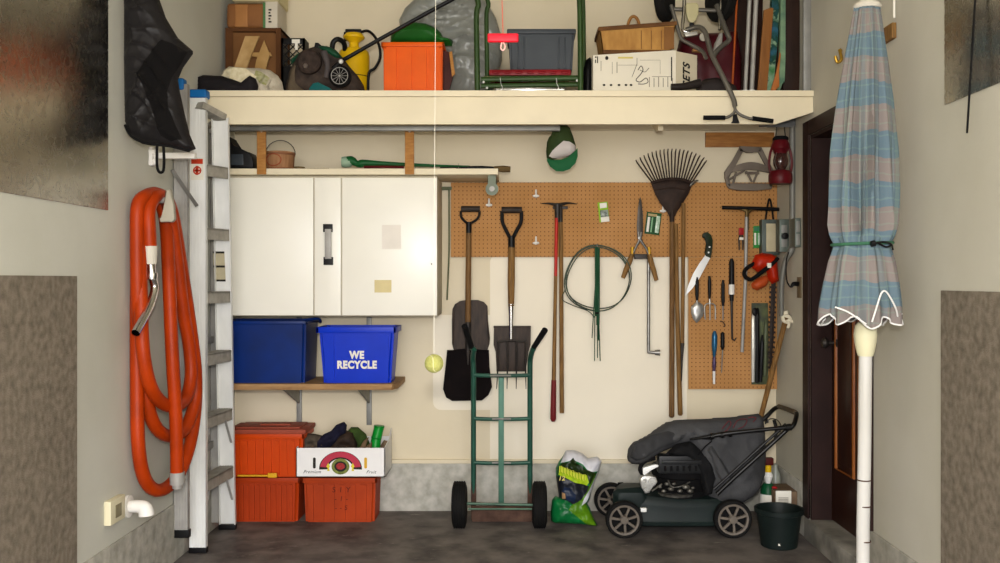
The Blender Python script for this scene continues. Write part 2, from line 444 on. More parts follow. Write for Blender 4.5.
# ---------------------------------------------------------------- loft shelf
zt=Z(90.5,5.24); zb=Z(124,5.24)
sh=T('loft_shelf','long cream painted loft shelf spanning the back of the garage','shelf',(0,5.6,zb))
w=MB(); xr=XR-.002; xl=XL+.002
pts=[(xl,zt-.035),(xl,zb),(X(776,5.24),zb),(xr,zb+.065),(xr,zt-.035)]
w.prism(pts,(0,5.245,0),(1,0,0),(0,0,1),(0,1,0),.03,.002); w.build('fascia_board',M_fascia,sh)
MB().box(xl,xr,5.235,5.995,zt-.033,zt,.003).build('shelf_top',M_fascia,sh)
MB().box(xl,xr,5.97,5.997,Z(130,5.97),zt-.034,.003).build('wall_cleat',M_back,sh)
w=MB(); w.prism([(0,0),(.5,0),(.04,-.14),(0,-.14)],(0,5.49,zt-.04),(0,1,0),(0,0,1),(1,0,0),.03)
bmesh.ops.translate(w.b,vec=(X(648,5.9),0,0),verts=w.b.verts); w.build('bracket',M_fascia,sh)
w=MB().box(X(225,5.48),X(560,5.48),5.46,5.50,Z(131,5.48),Z(126,5.48),.002); 
tag(w.build('steel_rail',M_galv),'grey steel rail slung under the left half of loft shelf','rail')
# grey post by right end of loft shelf
w=MB(); w.box(X(803,5.3),X(812,5.3),5.29,5.31,zt,ZC-.002,.002).box(X(811,5.3),X(812.5,5.3),5.25,5.33,zt,ZC-.002,.001)
tag(w.build('steel_post',M_galv),'grey steel post standing on the right end of loft shelf','post')
# middle shelf and cabinet
zs_=Z(168.5,5.55); 
ms=T('wall_shelf','cream wall shelf above the white cabinet','shelf',(-.9,5.8,zs_-.035))
MB().box(xl,X(498,5.55),5.55,5.997,zs_-.034,zs_,.002).build('shelf_board',M_fascia,ms)
w=MB().box(X(488,5.6),X(496,5.6),5.58,5.6,Z(188,5.6),zs_-.036,.002).cyl(P(492,189,5.57),P(492,189,5.6),L(6.5,5.58),n=20).box(X(488,5.6),X(496,5.6),5.6,5.99,zs_-.05,zs_-.036)
w.build('bracket',mat('pale_green_metal','#7c8574',.5,0),ms)
MB().lathe([(.001,0),(.016,0),(.016,-.012),(.001,-.012)],P(492,189,5.57),'y',16).build('bolt',M_alud,ms)
cab=T('wall_cabinet','white double-door wall cabinet under the middle shelf','cabinet',(-1.1,5.8,Z(316,5.6)))
cx0,cx1,cz0,cz1=XL+.003,X(437,5.6),Z(316,5.6),zs_-.037
MB().box(cx0,cx1,5.62,5.994,cz0,cz1,.002).build('body',mat('cabinet_side','#cfc6b0',.6,var=.04),cab)
for (a,b,nm) in ((215,313.3,'door'),(314.6,340.8,'centre_panel'),(342.2,437,'door')):
    d=MB().box(max(cx0,X(a,5.6)),X(b,5.6),5.6,5.618,cz0+.004,cz1-.012,.002).build(nm,M_cab,cab)
    if a==314.6:
        w=MB().box(X(323,5.59),X(332.5,5.59),5.588,5.6,Z(232,5.59),Z(224,5.59),.002).box(X(323.5,5.59),X(333,5.59),5.588,5.6,Z(265,5.59),Z(257,5.59),.002)
        h=w.build('handle_mount',M_black,d)
        MB().box(X(325,5.58),X(331.5,5.58),5.566,5.58,Z(259,5.58),Z(229,5.58),.005).box(X(325,5.58),X(331.5,5.58),5.57,5.59,Z(231,5.58),Z(229,5.58),.001).box(X(325,5.58),X(331.5,5.58),5.57,5.59,Z(259,5.58),Z(257,5.58),.001).build('handle',M_alud,d,label='silver handle bar between black mounts')
    if a==342.2:
        MB().box(X(374.5,5.6),X(391.5,5.6),5.5985,5.6,Z(292.5,5.6),Z(280,5.6)).build('tape_patch',mat('masking_tape','#d9c996',.6,var=.06),d,label='yellowed tape patch')
        MB().box(X(382,5.6),X(401,5.6),5.5992,5.6,Z(249,5.6),Z(225,5.6)).build('paper_patch',mat('faded_paper','#e6dfd4',.5,var=.03),d,label='faint square paper patch')
        MB().ball(P(431.5,264,5.598),.005).build('lock',M_alud,d)
# wooden straps
for i,px in enumerate((261.5,409.5)):
    w=MB().box(X(px-4.5,5.53),X(px+4.5,5.53),5.525,5.54,Z(174.5,5.53),Z(128,5.53),.002)
    s=T('wooden_strap',['left upright wooden strap tying middle shelf to the steel rail','right upright wooden strap tying middle shelf to the steel rail'][i],'strap',(X(px,5.53),5.53,Z(174.5,5.53)))
    w.build('strip',M_wood,s)
    MB().lathe([(.001,0),(.008,0),(.006,-.004),(.001,-.004)],P(px,131,5.525),'y',12).build('screw',M_alu,s)
# thin rod beside the cabinet
w=MB().tube([P(449,188,5.97),P(449,250,5.97),P(447,300,5.97)],.005,n=8,smooth=4).box(X(440,5.98),X(452,5.98),5.96,5.997,Z(190,5.98),Z(187,5.98),.001)
tag(w.build('hanging_strip',mat('olive_strip','#6d7356',.6,var=.2)),'thin olive strip hanging in the gap right of the cabinet','strip')
# bin shelf
bz=Z(384,5.55)
bs=T('bin_shelf','wooden plank shelf on metal standards under the blue bins','shelf',(-1.2,5.8,bz-.04))
MB().prism([(xl,5.55),(X(392,5.55),5.55),(X(398,5.62),5.62),(X(398,5.62),5.99),(xl,5.99)],(0,0,bz-.035),(1,0,0),(0,1,0),(0,0,1),.035,.002).build('shelf_board',mat('shelf_plank','#a58258',.6,hex2='#86643f',scale=6,stretch=(1,8,8)),bs)
for px in (299,369):
    MB().box(X(px-2.5,5.98),X(px+2.5,5.98),5.98,5.997,Z(425,5.98),Z(317,5.98),.001).build('standard',M_galv,bs)
    w=MB(); w.prism([(0,0),(.4,0),(.0,-.13)],(X(px,5.98)-.006,5.975,bz-.036),(0,-1,0),(0,0,1),(1,0,0),.012); w.build('shelf_bracket',M_galv,bs)
# ---------------------------------------------------------------- stepladder
M_step=mat('ladder_step','#a09b90',.6,.0,var=.15,scale=20)
M_blue=mat('blue_cap','#1565a8',.45,var=.08)
lad=T('step_ladder','tall closed aluminium stepladder standing along the left wall','ladder',(-1.69,5.3,0))
yn,yf=5.06,5.56
ztop=Z(96,yn)
def channel(w,x0,x1,y,z0,z1,d,open_=1,x0t=None,x1t=None):
    # web facing the viewer with two flanges going back
    w.box(x0,x1,y,y+.003,z0,z1,.0008,1)
    for k in range(1,5): xx=x0+(x1-x0)*k/5; w.box(xx-.002,xx+.002,y-.002,y+.001,z0,z1,.0005,1)
    w.box(x0,x0+.003,y,y+d*open_,z0,z1,.0008,1); w.box(x1-.003,x1,y,y+d*open_,z0,z1,.0008,1)
w=MB(); channel(w,X(189,yn),X(206,yn),yn,.02,ztop,.028); r1=w.build('side_rail',M_alu,lad)
def yfar(z): return 5.56-.36*z/2.32
def far_x(z,side): # left/right edge of the leaning far rail
    k=z/2.32; return (-1.697*(1-k)-1.63*k) if side<0 else (-1.61*(1-k)-1.544*k)
w=MB(); zT=2.3175
for s_ in (0,):
    A=[Vector((far_x(z,e),yfar(z),z)) for z,e in ((.02,-1),(.02,1),(zT,1),(zT,-1))]
    vs=[w.b.verts.new(p) for p in A]; v2=[w.b.verts.new(p+Vector((0,.003,0))) for p in A]
    w.b.faces.new(vs); w.b.faces.new(v2[::-1])
    for k in range(4): w.b.faces.new((vs[k],v2[k],v2[(k+1)%4],vs[(k+1)%4]))
for e in (-1,1): w.bar(Vector((far_x(.02,e),yfar(.02)-.012,.02)),Vector((far_x(zT,e),yfar(zT)-.012,zT)),.003,.026,up=(0,1,0))
r2=w.build('side_rail',M_alu,lad)
for (x0,x1,y,z,r) in ((X(189,yn),X(206,yn),yn,.0,r1),(-1.70,-1.608,yfar(0)-.028,0,r2)):
    MB().box(x0-.002,x1+.002,y-.003,y+.034,z,z+.03,.003).build('rubber_foot',M_black,r)
MB().box(X(189.5,yn)-.002,X(206,yn)+.004,yn-.01,yn+.06,ztop-.01,ztop+.035,.012,4).build('end_cap',M_blue,r1)
# stickers
w=MB().box(X(191,yn),X(203.5,yn),yn-.0026,yn,Z(180,yn),Z(158,yn)).build('warning_sticker',mat('sticker_white','#e2ddcf',.5,var=.03),r1,label='small white and red round-symbol sticker')
w=MB().box(X(191.5,yn),X(203,yn),yn-.0036,yn-.0024,Z(164,yn),Z(159,yn)); w.torus(P(197.2,170.5,yn-.0035),.019,.0035,n=24,m=6).box(X(195.8,yn),X(198.6,yn),yn-.004,yn-.003,Z(175,yn),Z(166,yn)).box(X(193.5,yn),X(201,yn),yn-.004,yn-.003,Z(171.6,yn),Z(169.6,yn)); w.build('sticker_mark',mat('sticker_red','#c0391c',.5,var=.03),r1,label='red danger band and round symbol')
zs2=1.52; Ys=yfar(zs2)-.002
w=MB()
for k in range(3): w.box(X(213.5,Ys),X(225,Ys),Ys-.0012,Ys-.0006,Z(281.5-k*14,Ys),Z(279.5-k*14,Ys))
w.m(1).box(X(213.5,Ys),X(225,Ys),Ys-.0005,Ys,Z(280,Ys),Z(253,Ys))
for v in w.b.verts: v.co.y+=-.36*(v.co.z-zs2)/2.32
w.build('instruction_sticker',[M_ink,mat('sticker_beige','#b3a98c',.6,var=.05)],r2,label='beige instruction sticker with black bars')
for zz in (2.05,1.715,1.375,1.045,.71,.375):
    ye=yfar(zz)-.004; xa=-1.715; xb=-1.628; xc=far_x(zz,-1); xd=far_x(zz,1)
    def sl(w,a0,a1,b0,b1,z0,z1,y0=yn+.006,y1=ye):
        vs=[w.b.verts.new(p) for p in ((a0,y0,z0),(a1,y0,z0),(b1,y1,z0),(b0,y1,z0),(a0,y0,z1),(a1,y0,z1),(b1,y1,z1),(b0,y1,z1))]
        for q_ in ((3,2,1,0),(4,5,6,7),(0,1,5,4),(1,2,6,5),(2,3,7,6),(3,0,4,7)): w.b.faces.new([vs[i] for i in q_])
    w=MB(); sl(w,xa,xb,xc+.003,xd-.003,zz-.008,zz)
    for k in range(6):
        f0=(k+.25)/6; f1=(k+.75)/6
        sl(w,xa+(xb-xa)*f0,xa+(xb-xa)*f1,xc+(xd-xc)*f0,xc+(xd-xc)*f1,zz,zz+.003)
    sl(w,xb-.002,xb,xd-.005,xd-.003,zz-.06,zz)
    sl(w,xa,xa+.002,xc+.003,xc+.005,zz-.05,zz)
    st=w.build('step',M_step,lad)
    if zz<.8:
        for a,b,xx in ((yn+.01,yn+.11,xb-.01),(ye-.01,ye-.12,xd-.012)):
            MB().bar((xx,a,zz-.19),(xx,b,zz-.05),.012,.004).build('brace',M_alud,st)
w=MB(); w.bar((-1.67,yn-.003,2.36),(-1.59,5.2,2.3175),.09,.035,bev=.003); w.build('top_step',M_step,lad)
# spreader with yellow tips
for k,(a,b) in enumerate((((210,131,5.2),(221,127,5.45)),((207,125,5.15),(213,122,5.3)))):
    s=MB().bar(P(*a),P(*b),.006,.02).build('spreader',M_alud,lad)
    MB().bar(P(*b),P(b[0]+1.6,b[1]-.6,b[2]+.02),.016,.026,bev=.003).build('spreader_tip',M_yellow,s,label='yellow plastic tip')
# rear section
yr=4.9
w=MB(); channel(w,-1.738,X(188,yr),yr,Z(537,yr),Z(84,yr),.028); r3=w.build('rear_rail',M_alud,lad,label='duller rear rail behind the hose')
MB().box(-1.74,X(184,yr),yr-.008,yr+.05,Z(90,yr),Z(78,yr),.012,4).build('end_cap',M_blue,r3)
MB().box(-1.742,X(189,yr),yr-.004,yr+.034,Z(538,yr),Z(530,yr),.003).build('rubber_foot',M_black,r3)
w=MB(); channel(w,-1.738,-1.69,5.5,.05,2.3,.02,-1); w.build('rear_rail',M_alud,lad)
for zz in (.5,1.1,1.7): MB().box(-1.735,-1.72,yr+.01,5.5,zz-.02,zz+.02,.002).build('cross_brace',M_alud,lad)
MB().bar(P(172,170,4.75),P(197,206,4.9),.018,.008,up=(0,1,0),bev=.002).build('hinge_bar',M_galv,lad,label='slanting silver hinge bar')
# white wall bracket holding the ladder
w=MB().box(XL,X(196,4.62),4.6,4.635,Z(159,4.62),Z(153,4.62),.004)
w.cyl(P(147,152,4.6),P(158,152,4.6),.017).cyl(P(147,162,4.6),P(158,162,4.6),.017).box(XL,XL+.02,4.58,4.65,Z(166,4.6),Z(147,4.6),.006)
tag(w.build('wall_bracket',M_white),'white wall bracket below the black hanging cover','bracket')
# ---------------------------------------------------------------- black hanging cover
M_nylon=mat('black_nylon','#1f1d1e',.42,var=.2,scale=10,bump=.9,bscale=11)
cv=T('hanging_cover','black nylon cover bag hanging on the upper left wall','cover',P(160,150,4.25))
def fold(x,z,q): return q*(.022*ridge(x,z,1.95,7,1)+.022*ridge(x,z,2.4,10,2)+.012*ridge(x,z,1.2,9,5)+.02*noise.noise(Vector((x*6,z*3,1))))
w=MB().puff([(124.5,-35),(140,-45),(153,-32),(158,-5),(166,18),(178,38),(193,51),(193,54),(183,68),(178,80),(180,92),(185,115),(190,135),(196,149),(188,152),(172,148),(158,146),(142,144),(129,135),(125.5,122),(124.5,60)],
  4.25,.06,.4,R=.07,fold=fold,step=.0075,regions=[([(167,43),(176,46),(190,54),(182,67),(175,79),(172,93),(173,108),(179,125),(186,141),(175,143),(166,138),(159,115),(150,92),(143,76),(152,62),(160,50)],1)])
w.build('cover_body',[M_nylon,mat('black_velvet','#0c0a0a',.95,var=.1)],cv)
MB().tube([P(125,125,4.21),P(131,136,4.2),P(145,143,4.2),P(160,145,4.195),P(174,147,4.195),P(190,151,4.2)],.006,n=8,smooth=4).build('piping',M_blackm,cv)
MB().tube([P(157,146,4.22),P(157,165,4.22),P(158.5,171,4.22),P(161,172.5,4.22),P(163.5,170,4.22),P(164,160,4.22),P(163.5,146,4.22)],.0065,n=8,smooth=4).build('strap_loop',M_blackm,cv)
MB().tube([(XL,4.27,2.86),(-1.66,4.27,2.86),(-1.63,4.27,2.84),(-1.62,4.27,2.87)],.008,smooth=3).build('wall_hook',M_galv,cv)
# thin pipe high on left wall
tag(MB().tube([P(172,-40,4.95),P(172,40,4.95)],.008,n=8).build('wall_conduit',M_white),'thin pale conduit on the left wall behind the black cover','pipe')
# ---------------------------------------------------------------- orange hose
M_hose=mat('orange_hose','#aa3604',.45,hex2='#8c2a03',scale=6,bump=.1,bscale=40)
nt=M_hose.node_tree
hs=T('vacuum_hose','thick orange vacuum hose looped on the left wall beside ladder','hose',P(160,497,4.5))
def hp(px,py,o=0): 
    Y=4.30+(px-137)/60*.42+o
    p=P(px,py,Y); p.x=max(p.x,XL+.034); return p
R_=.0305
top=[(142,200),(148,195),(156,193),(164,196)]
main=[(150,250,-.05),(149,228,-.05),(149,210,-.04),(155,197,-.03),(163,197,0),(169,209,.03),(177,260,.05),(183,310,.06),(189,345,.06),(191,375,.05),(186,398,.03),(174,406,.0),(161,402,-.04),(150,385,-.06),(143,350,-.06),(141,300,-.02),(140,240,.0),(142,206,.0),(150,195,.03),(162,196,.06),(172,212,.09),(182,270,.1),(191,330,.1),(196,375,.1),(194,405,.09),(184,430,.07),(168,436,.05),(154,424,.03),(146,395,.03),(142,350,.03),(138,300,.0),(137,240,-.0),(138,206,.0),(146,196,.0),(158,194,.05),(168,206,.12),(178,260,.16),(188,320,.18),(195,365,.18),(196,400,.16),(191,440,.12),(180,472,.08),(166,488,.05),(153,489,.03),(143,474,.02),(138,440,.02),(137,380,.04),(136.5,300,.06),(137,230,.08),(140,204,.1),(150,197,.12),(160,202,.1),(166,225,.06),(169,280,-.04),(172,350,-.08),(176,420,-.08),(177,474,-.06)]
MB().tube([hp(*q) for q in main],R_,n=14,smooth=5).build('hose_tube',M_hose,hs)
w=MB().tube([hp(150,246,-.05),hp(150.5,264,-.05)],[.034,.034,.028],n=18); w.build('cuff',mat('grey_cuff','#c9c3b4',.5,var=.05),hs)
w=MB().tube([hp(151,262,-.05),hp(152,275,-.06),hp(154.5,289,-.06),hp(148,310,-.09),hp(135.5,333,-.12)],.0185,n=16,smooth=5,cap=False).lathe([(.024,-.015),(.026,0),(.024,.015)],hp(152,276,-.06),'z',20)
w.build('metal_wand',M_chrome,hs,label='bent chrome wand end')
w=MB().cyl(hp(177,472,-.06),hp(177.3,484,-.06),.034).cyl(hp(177.3,483,-.06),hp(177.5,488,-.06),.024).ball(hp(183,478,-.06),.016)
w.build('end_coupling',M_alud,hs)
hk=T('hose_hook','pale moulded hook carrying the orange hose on left wall','hook',P(166,222,4.2))
w=MB().slab([(165,190),(170,189),(173,205),(174.5,219),(172,222),(160,222),(159,218),(165,210)],4.33,.03,.008).build('hook_cup',mat('pale_hook','#9f998a',.5,var=.05),hk)
w=MB().tube([(XL,4.42,Z(196,4.4)),P(150,199,4.43),P(166,200,4.42),P(170,192,4.4)],.014,smooth=4).build('hook_arm',M_alud,hk)
# outlet and elbow
ou=T('outlet_plate','cream electrical outlet plate low on left wall','outlet',(XL,4.1,Z(520,4.1)))
MB().box(XL,XL+.03,4.085,4.235,Z(524,4.12),Z(500,4.12),.003).build('plate',M_cream,ou)
MB().box(XL+.03,XL+.033,4.13,4.19,Z(519,4.12),Z(506,4.12),.002).build('socket',mat('outlet_face','#8d8468',.6,var=.2),ou)
el=T('pipe_elbow','white plastic pipe elbow sticking out of left wall below hose','pipe fitting',P(127,517,4.35))
MB().cyl((XL,4.33,Z(508,4.3)),(XL+.012,4.33,Z(508,4.3)),.05).build('flange',M_white,el)
MB().tube([(XL+.01,4.33,Z(508,4.3)),(XL+.05,4.33,Z(508,4.3)),(XL+.075,4.33,Z(509,4.3)),(XL+.085,4.33,Z(513,4.3)),(XL+.087,4.33,Z(517,4.3))],[.027,.029,.031,.033,.034],n=20,smooth=4).build('elbow',M_white,el)
# ---------------------------------------------------------------- bins and totes
def tub(t,x0,x1,y0,y1,z0,z1,tp,m,rim=.012,ribs=(),rimh=.02,wall=.004,name='body',inner=None):
    # tapered open box: bottom inset by tp
    w=MB(); b=w.b
    def ring(i,z): return [b.verts.new(p) for p in ((x0+i,y0+i,z),(x1-i,y0+i,z),(x1-i,y1-i,z),(x0+i,y1-i,z))]
    rs=[ring(tp,z0),ring(0+rim,z1-rimh),ring(rim,z1),ring(rim+wall,z1),ring(tp+wall,z0+wall)]
    for a,c in zip(rs,rs[1:]):
        for k in range(4): b.faces.new((a[k],a[(k+1)%4],c[(k+1)%4],c[k]))
    b.faces.new(rs[0][::-1]); b.faces.new(rs[-1])
    vert=[e for e in b.edges if abs(e.verts[0].co.z-e.verts[1].co.z)>.03]
    bmesh.ops.bevel(b,geom=vert,offset=.018,segments=3,affect='EDGES')
    # ribs on the front face
    for (ra,rb,h0,h1) in ribs:
        for s_ in (0,):
            za=z0+(z1-z0)*h0; zb_=z0+(z1-z0)*h1
            f=lambda z:(tp*(1-(z-z0)/(z1-z0))+rim*((z-z0)/(z1-z0)))
            xa=x0+(x1-x0)*ra; xb=x0+(x1-x0)*rb
            vs=[(xa,y0+f(za)-.009,za),(xb,y0+f(za)-.009,za),(xb,y0+f(zb_)-.009,zb_),(xa,y0+f(zb_)-.009,zb_)]
            A=[b.verts.new(v) for v in vs]; B=[b.verts.new((v[0],v[1]+.013,v[2])) for v in vs]
            b.faces.new(A)
            for k in range(4): b.faces.new((A[k],B[k],B[(k+1)%4],A[(k+1)%4]))
    o=w.build(name,m,t)
    w=MB()
    w.box(x0,x1,y0,y0+rim+.002,z1-rimh,z1,.003).box(x0,x1,y1-rim-.002,y1,z1-rimh,z1,.003).box(x0,x0+rim+.002,y0,y1,z1-rimh,z1,.003).box(x1-rim-.002,x1,y0,y1,z1-rimh,z1,.003)
    w.build('rim',m,t); return o
M_bin=mat('blue_bin','#0230bc',.38,var=.05)
M_bind=mat('navy_bin','#04286e',.36,var=.15,scale=5,hex2='#072055')
b2=T('recycling_bin','bright blue recycling bin lettered WE RECYCLE on plank shelf','bin',(X(357,5.6),5.78,bz))
tub(b2,X(316,5.57),X(396,5.57),5.57,5.84,bz,Z(327,5.57),.035,M_bin,ribs=[(.1,.22,.08,.86),(.78,.9,.08,.86)],rimh=.035,rim=.014)
text('WE\nRECYCLE','lettering',.060,(X(356.3,5.57),5.590,Z(360.5,5.57)),M_paper,b2,sx=.86,bold=.0032,label='white lettering WE RECYCLE')
b1=T('recycling_bin','dark navy plastic bin beside ladder on plank shelf','bin',(-1.46,5.78,bz))
tub(b1,-1.735,X(308,5.6),5.58,5.97,bz,Z(321,5.58),.022,M_bind,rimh=.02,rim=.012)
MB().tube([(X(308,5.6)-.06,5.72,Z(321,5.6)),(X(316,5.7),5.75,Z(319,5.7)),(X(319,5.75),5.8,Z(322,5.75)),(X(318,5.85),5.9,Z(322,5.85))],.008,smooth=3).build('rim_handle',M_bind,b1)
# orange totes
def tote(label,x0,x1,y0,y1,z0,z1,m,lid=None,nr=9,group=None,rim=.012):
    t=T('storage_tote',label,'storage box',((x0+x1)/2,(y0+y1)/2,z0),group)
    rb=[(.08+k*.84/nr,.08+(k+.55)*.84/nr,.04,.84) for k in range(nr)]
    tub(t,x0,x1,y0,y1,z0,z1,.02,m,ribs=rb,rimh=.03,rim=rim)
    if lid:
        w=MB().box(x0-.012,x1+.012,y0-.012,y1+.0,z1+.001,z1+.028,.006).box(x0+.03,x1-.03,y0+.03,y1-.03,z1+.025,z1+.036,.005).box(x0+.16,x0+.34,y0+.1,y0+.16,z1+.03,z1+.045,.004)
        w.build('lid',lid,t)
    return t
zA=Z(477,5.70)
tote('lower orange tote on the floor beside the ladder',X(229,5.7),X(300,5.7),5.70,5.975,.0,zA-.005,M_tote,nr=11)
tote('upper orange tote with dull red lid beside ladder',X(229,5.69),X(304,5.69),5.69,5.97,zA,Z(434,5.69)-.0,mat('orange_tote_upper','#c44000',.45,var=.05),M_totel,nr=8)
tC=tote('orange tote with faint writing below the fruit box',X(301,5.69),X(377,5.69),5.69,5.975,0,Z(477.5,5.69)-.003,mat('faded_tote_front','#ac3c10',.6,hex2='#96330e',scale=5,var=.1),nr=6)
MB().box(X(302,5.7),X(376,5.7),5.70,5.965,Z(477.5,5.69)-.02,Z(477.5,5.69)-.004,.002).build('lid',M_totel,tC)
for s_,py,sz in (('S 1 Y',490,.04),('- 1 -',499,.036),('- - S',508,.034)):
    text(s_,'faint_writing',sz*1.15,(X(341,5.69),5.692,Z(py,5.69)),mat('faded_ink','#5a1c10',.7,var=.1),tC,shear=.1,label='faint dark marker writing')
# yellow tool on ledge between totes
w=MB().bar(P(238,475.5,5.67),P(268,475.5,5.67),.02,.008).box(X(268,5.67),X(277,5.67),5.66,5.68,Z(477.4,5.67),Z(473,5.67),.003)
tag(w.build('marking_ruler',mat('yellow_ruler','#d9a520',.5,var=.05)),'thin yellow ruler lying in front of the seam between stacked totes','ruler')
# fruit box
fz=Z(477,5.67)+.001
fb=T('fruit_box','white cardboard fruit box with red arch emblem on orange tote','box',(X(341,5.7),5.8,fz))
fx0,fx1,fy0,fy1=X(296,5.66),X(385,5.66),5.66,5.97
zf=Z(448,5.66); zr=zf+.05
w=MB(); w.box(fx0,fx1,fy0,fy0+.005,fz,zf).box(fx0,fx1,fy1-.005,fy1,fz,zr-.03).box(fx0,fx1,fy0,fy1,fz,fz+.005)
w.prism([(fy0,fz),(fy1,fz),(fy1,zr+.02),(fy0+.2,zr-.03),(fy0,zf)],(fx1-.005,0,0),(0,1,0),(0,0,1),(1,0,0),.005)
w.prism([(fy0,fz),(fy1,fz),(fy1,zr),(fy0+.2,zr-.03),(fy0,zf)],(fx0,0,0),(0,1,0),(0,0,1),(1,0,0),.005)
w.build('carton',mat('box_white','#eae8e6',.6,var=.02),fb)
def arch(w,cx,cy,r0,r1,sq,a0=5,a1=175,Y=5.659,d=.0006,n=20):
    pts=[(cx+r1*math.cos(math.radians(a0+(a1-a0)*k/n)),cy-sq*r1*math.sin(math.radians(a0+(a1-a0)*k/n))) for k in range(n+1)]
    pts+=[(cx+r0*math.cos(math.radians(a1-(a1-a0)*k/n)),cy-sq*r0*math.sin(math.radians(a1-(a1-a0)*k/n))) for k in range(n+1)]
    return w.slab(pts,Y,d)
em=arch(MB(),340.5,469,12.5,21.5,.82,a0=-2,a1=182).build('emblem',M_ink,fb,label='red arch emblem with wreath')
arch(MB(),340.5,468.4,13.6,20.4,.82,Y=5.6584).build('arch',mat('emblem_red','#b5364a',.6,var=.04),em)
w=MB().slab([(340.5+9*math.cos(k*PI/12),466.5-8*math.sin(k*PI/12)) for k in range(24)],5.6582,.0005).build('wreath',mat('emblem_olive','#7c8440',.6,var=.2,scale=60),em)
w=MB().slab([(340.5+6.2*math.cos(k*PI/12),466.5-5.2*math.sin(k*PI/12)) for k in range(24)],5.6576,.0005).build('medallion',M_ink,em)
w=MB().slab([(340.5+4.4*math.cos(k*PI/8),466.3-3.4*math.sin(k*PI/8)) for k in range(16)],5.657,.0005).build('fruit_print',mat('print_red','#a83434',.6,var=.2,scale=90),em)
for cx in (328.3,352.7): MB().slab([(cx-1.2,471),(cx-.6,468),(cx-2,466.5),(cx,463),(cx+1.8,466.5),(cx+.6,468),(cx+1.4,471)],5.6576,.0005).build('yellow_figure',mat('print_yellow','#d9c83a',.6,var=.05),em)
for cx,m_ in ((314.3,M_ink),(365.6,mat('print_gold','#d4a52a',.6,var=.05))): MB().slab(rr(cx-1.4,457.5,cx+1.4,468.5,1.3,(0,1,2,3)),5.6585,.0005).build('vent_slot',m_,fb)
text('Premium','premium_lettering',.026,(X(312,5.66),5.659,Z(471.8,5.66)),M_ink,fb,shear=.4)
text('Fruit','fruit_lettering',.026,(X(371,5.66),5.659,Z(472,5.66)),M_ink,fb,shear=.4)
# contents
def lump(name,px,Y,t,m,label,cat,amp=.012,R=None,seed=0,group=None):
    def f(x,z,q): return q*amp*(noise.noise(Vector((x*22+seed,z*22,seed)))*1.6+.7*math.sin(30*x+45*z+seed))
    w=MB().puff(px,Y,t,1,fold=f,R=R or t); return tag(w.build(name,m,smooth=60),label,cat,group)
bt=T('bottle','green plastic bottle leaning at the right of the fruit box','bottle',P(373,452,5.8))
MB().tube([P(374,458,5.78),P(376,440,5.8),P(379,427.5,5.82)],.030,n=20).build('bottle_body',mat('bottle_green','#0c8a2c',.35,var=.06),bt)
MB().tube([P(376.2,438.5,5.8),P(376.5,437,5.8)],.0315,n=20).build('cap_band',mat('bottle_dark_green','#0b7a26',.3,var=.06),bt)
MB().tube([P(379,427.5,5.82),P(379.2,425.5,5.82)],.0325,n=20).build('bottle_cap',mat('bottle_dark_green','#0b7a26',.3,var=.06),bt)
lump('work_glove',[(316,448),(317,440),(324,434),(331,431),(336,425),(344,421.5),(347,425),(346,433),(340,436),(336,442),(330,448),(322,450)],5.78,.03,mat('navy_cloth','#1d1c30',.9,var=.2,bump=.4),'navy cloth glove on top of the fruit box','glove',seed=1)
lump('rag',[(299,450),(300,437),(306,433),(316,434),(325,436),(330,446),(322,452),(303,452)],5.8,.04,mat('brown_cloth','#3b332a',.95,hex2='#5a5044',scale=30,bump=.4),'grey brown rag at the left of the fruit box','rag',seed=2)
lump('work_boot',[(326,452),(331,440),(338,433),(346,430),(353,433),(357,443),(357,453)],5.82,.05,mat('brown_leather','#3a2c22',.7,hex2='#231a14',scale=20,bump=.4),'dark brown leather boot in middle of the fruit box','boot',seed=3)
lump('cap',[(346,433),(351,427),(358,427),(366,434),(371,446),(372,454),(358,454),(356,442)],5.86,.05,mat('olive_cloth','#3f5424',.9,hex2='#2b3c18',scale=12,bump=.3),'olive green cloth bundle behind the boot in fruit box','cloth',seed=4)
lump('paper_scrap',[(358,450),(364,440),(369,437),(366,446),(372,442),(372,453),(360,454)],5.76,.02,mat('kraft','#7a6248',.8,var=.2),'crumpled brown paper between cloth and green bottle','paper',seed=5)
lump('paper_scrap',[(380,446),(384,440),(388,441),(388,447),(382,452)],5.9,.02,mat('kraft2','#9a8268',.8,var=.2),'pale crumpled paper right of green bottle','paper',seed=6)
# ---------------------------------------------------------------- things on the middle shelf
bc=T('battery_charger','black boxy charger at the left end of the middle shelf','charger',(X(240,5.7),5.7,zs_))
MB().slab([(224,166.5),(224,147),(229,136.5),(233,147),(240,150),(249,152),(253,160),(253,168)],5.64,.16,.01).build('case',M_black,bc)
MB().box(X(231,5.63),X(243,5.63),5.632,5.642,Z(165,5.63),Z(154,5.63),.003).build('display',mat('dark_glass','#3c4248',.2,var=.1),bc)
bk=T('bucket','small wooden bucket with oval emblem and wire handle','bucket',(X(278,5.7),5.72,zs_))
w=MB().lathe([(.001,0),(.082,0),(.084,.01),(.09,.115),(.086,.115),(.078,.01),(.001,.01)],(X(279.5,5.72),5.72,zs_),'z',36); w.build('pail',mat('bucket_wood','#a87c56',.7,hex2='#8a6040',scale=7,stretch=(8,8,1)),bk)
for h in (.012,.1): MB().lathe([(.085,h-.006),(.0925,h-.004),(.0925,h+.006),(.085,h+.006)],(X(279.5,5.72),5.72,zs_),'z',36,close=False).build('hoop',mat('hoop','#8a5a3c',.6,var=.1),bk)
w=MB()
pts=[(X(279.5,5.72)+.09*math.cos(math.radians(a)),5.72+.02,zs_+.105+.085*math.sin(math.radians(a))) for a in range(0,181,15)]
MB().tube(pts,.0025,n=8).build('wire_handle',M_dsteel,bk)
w=MB()
pts=[]
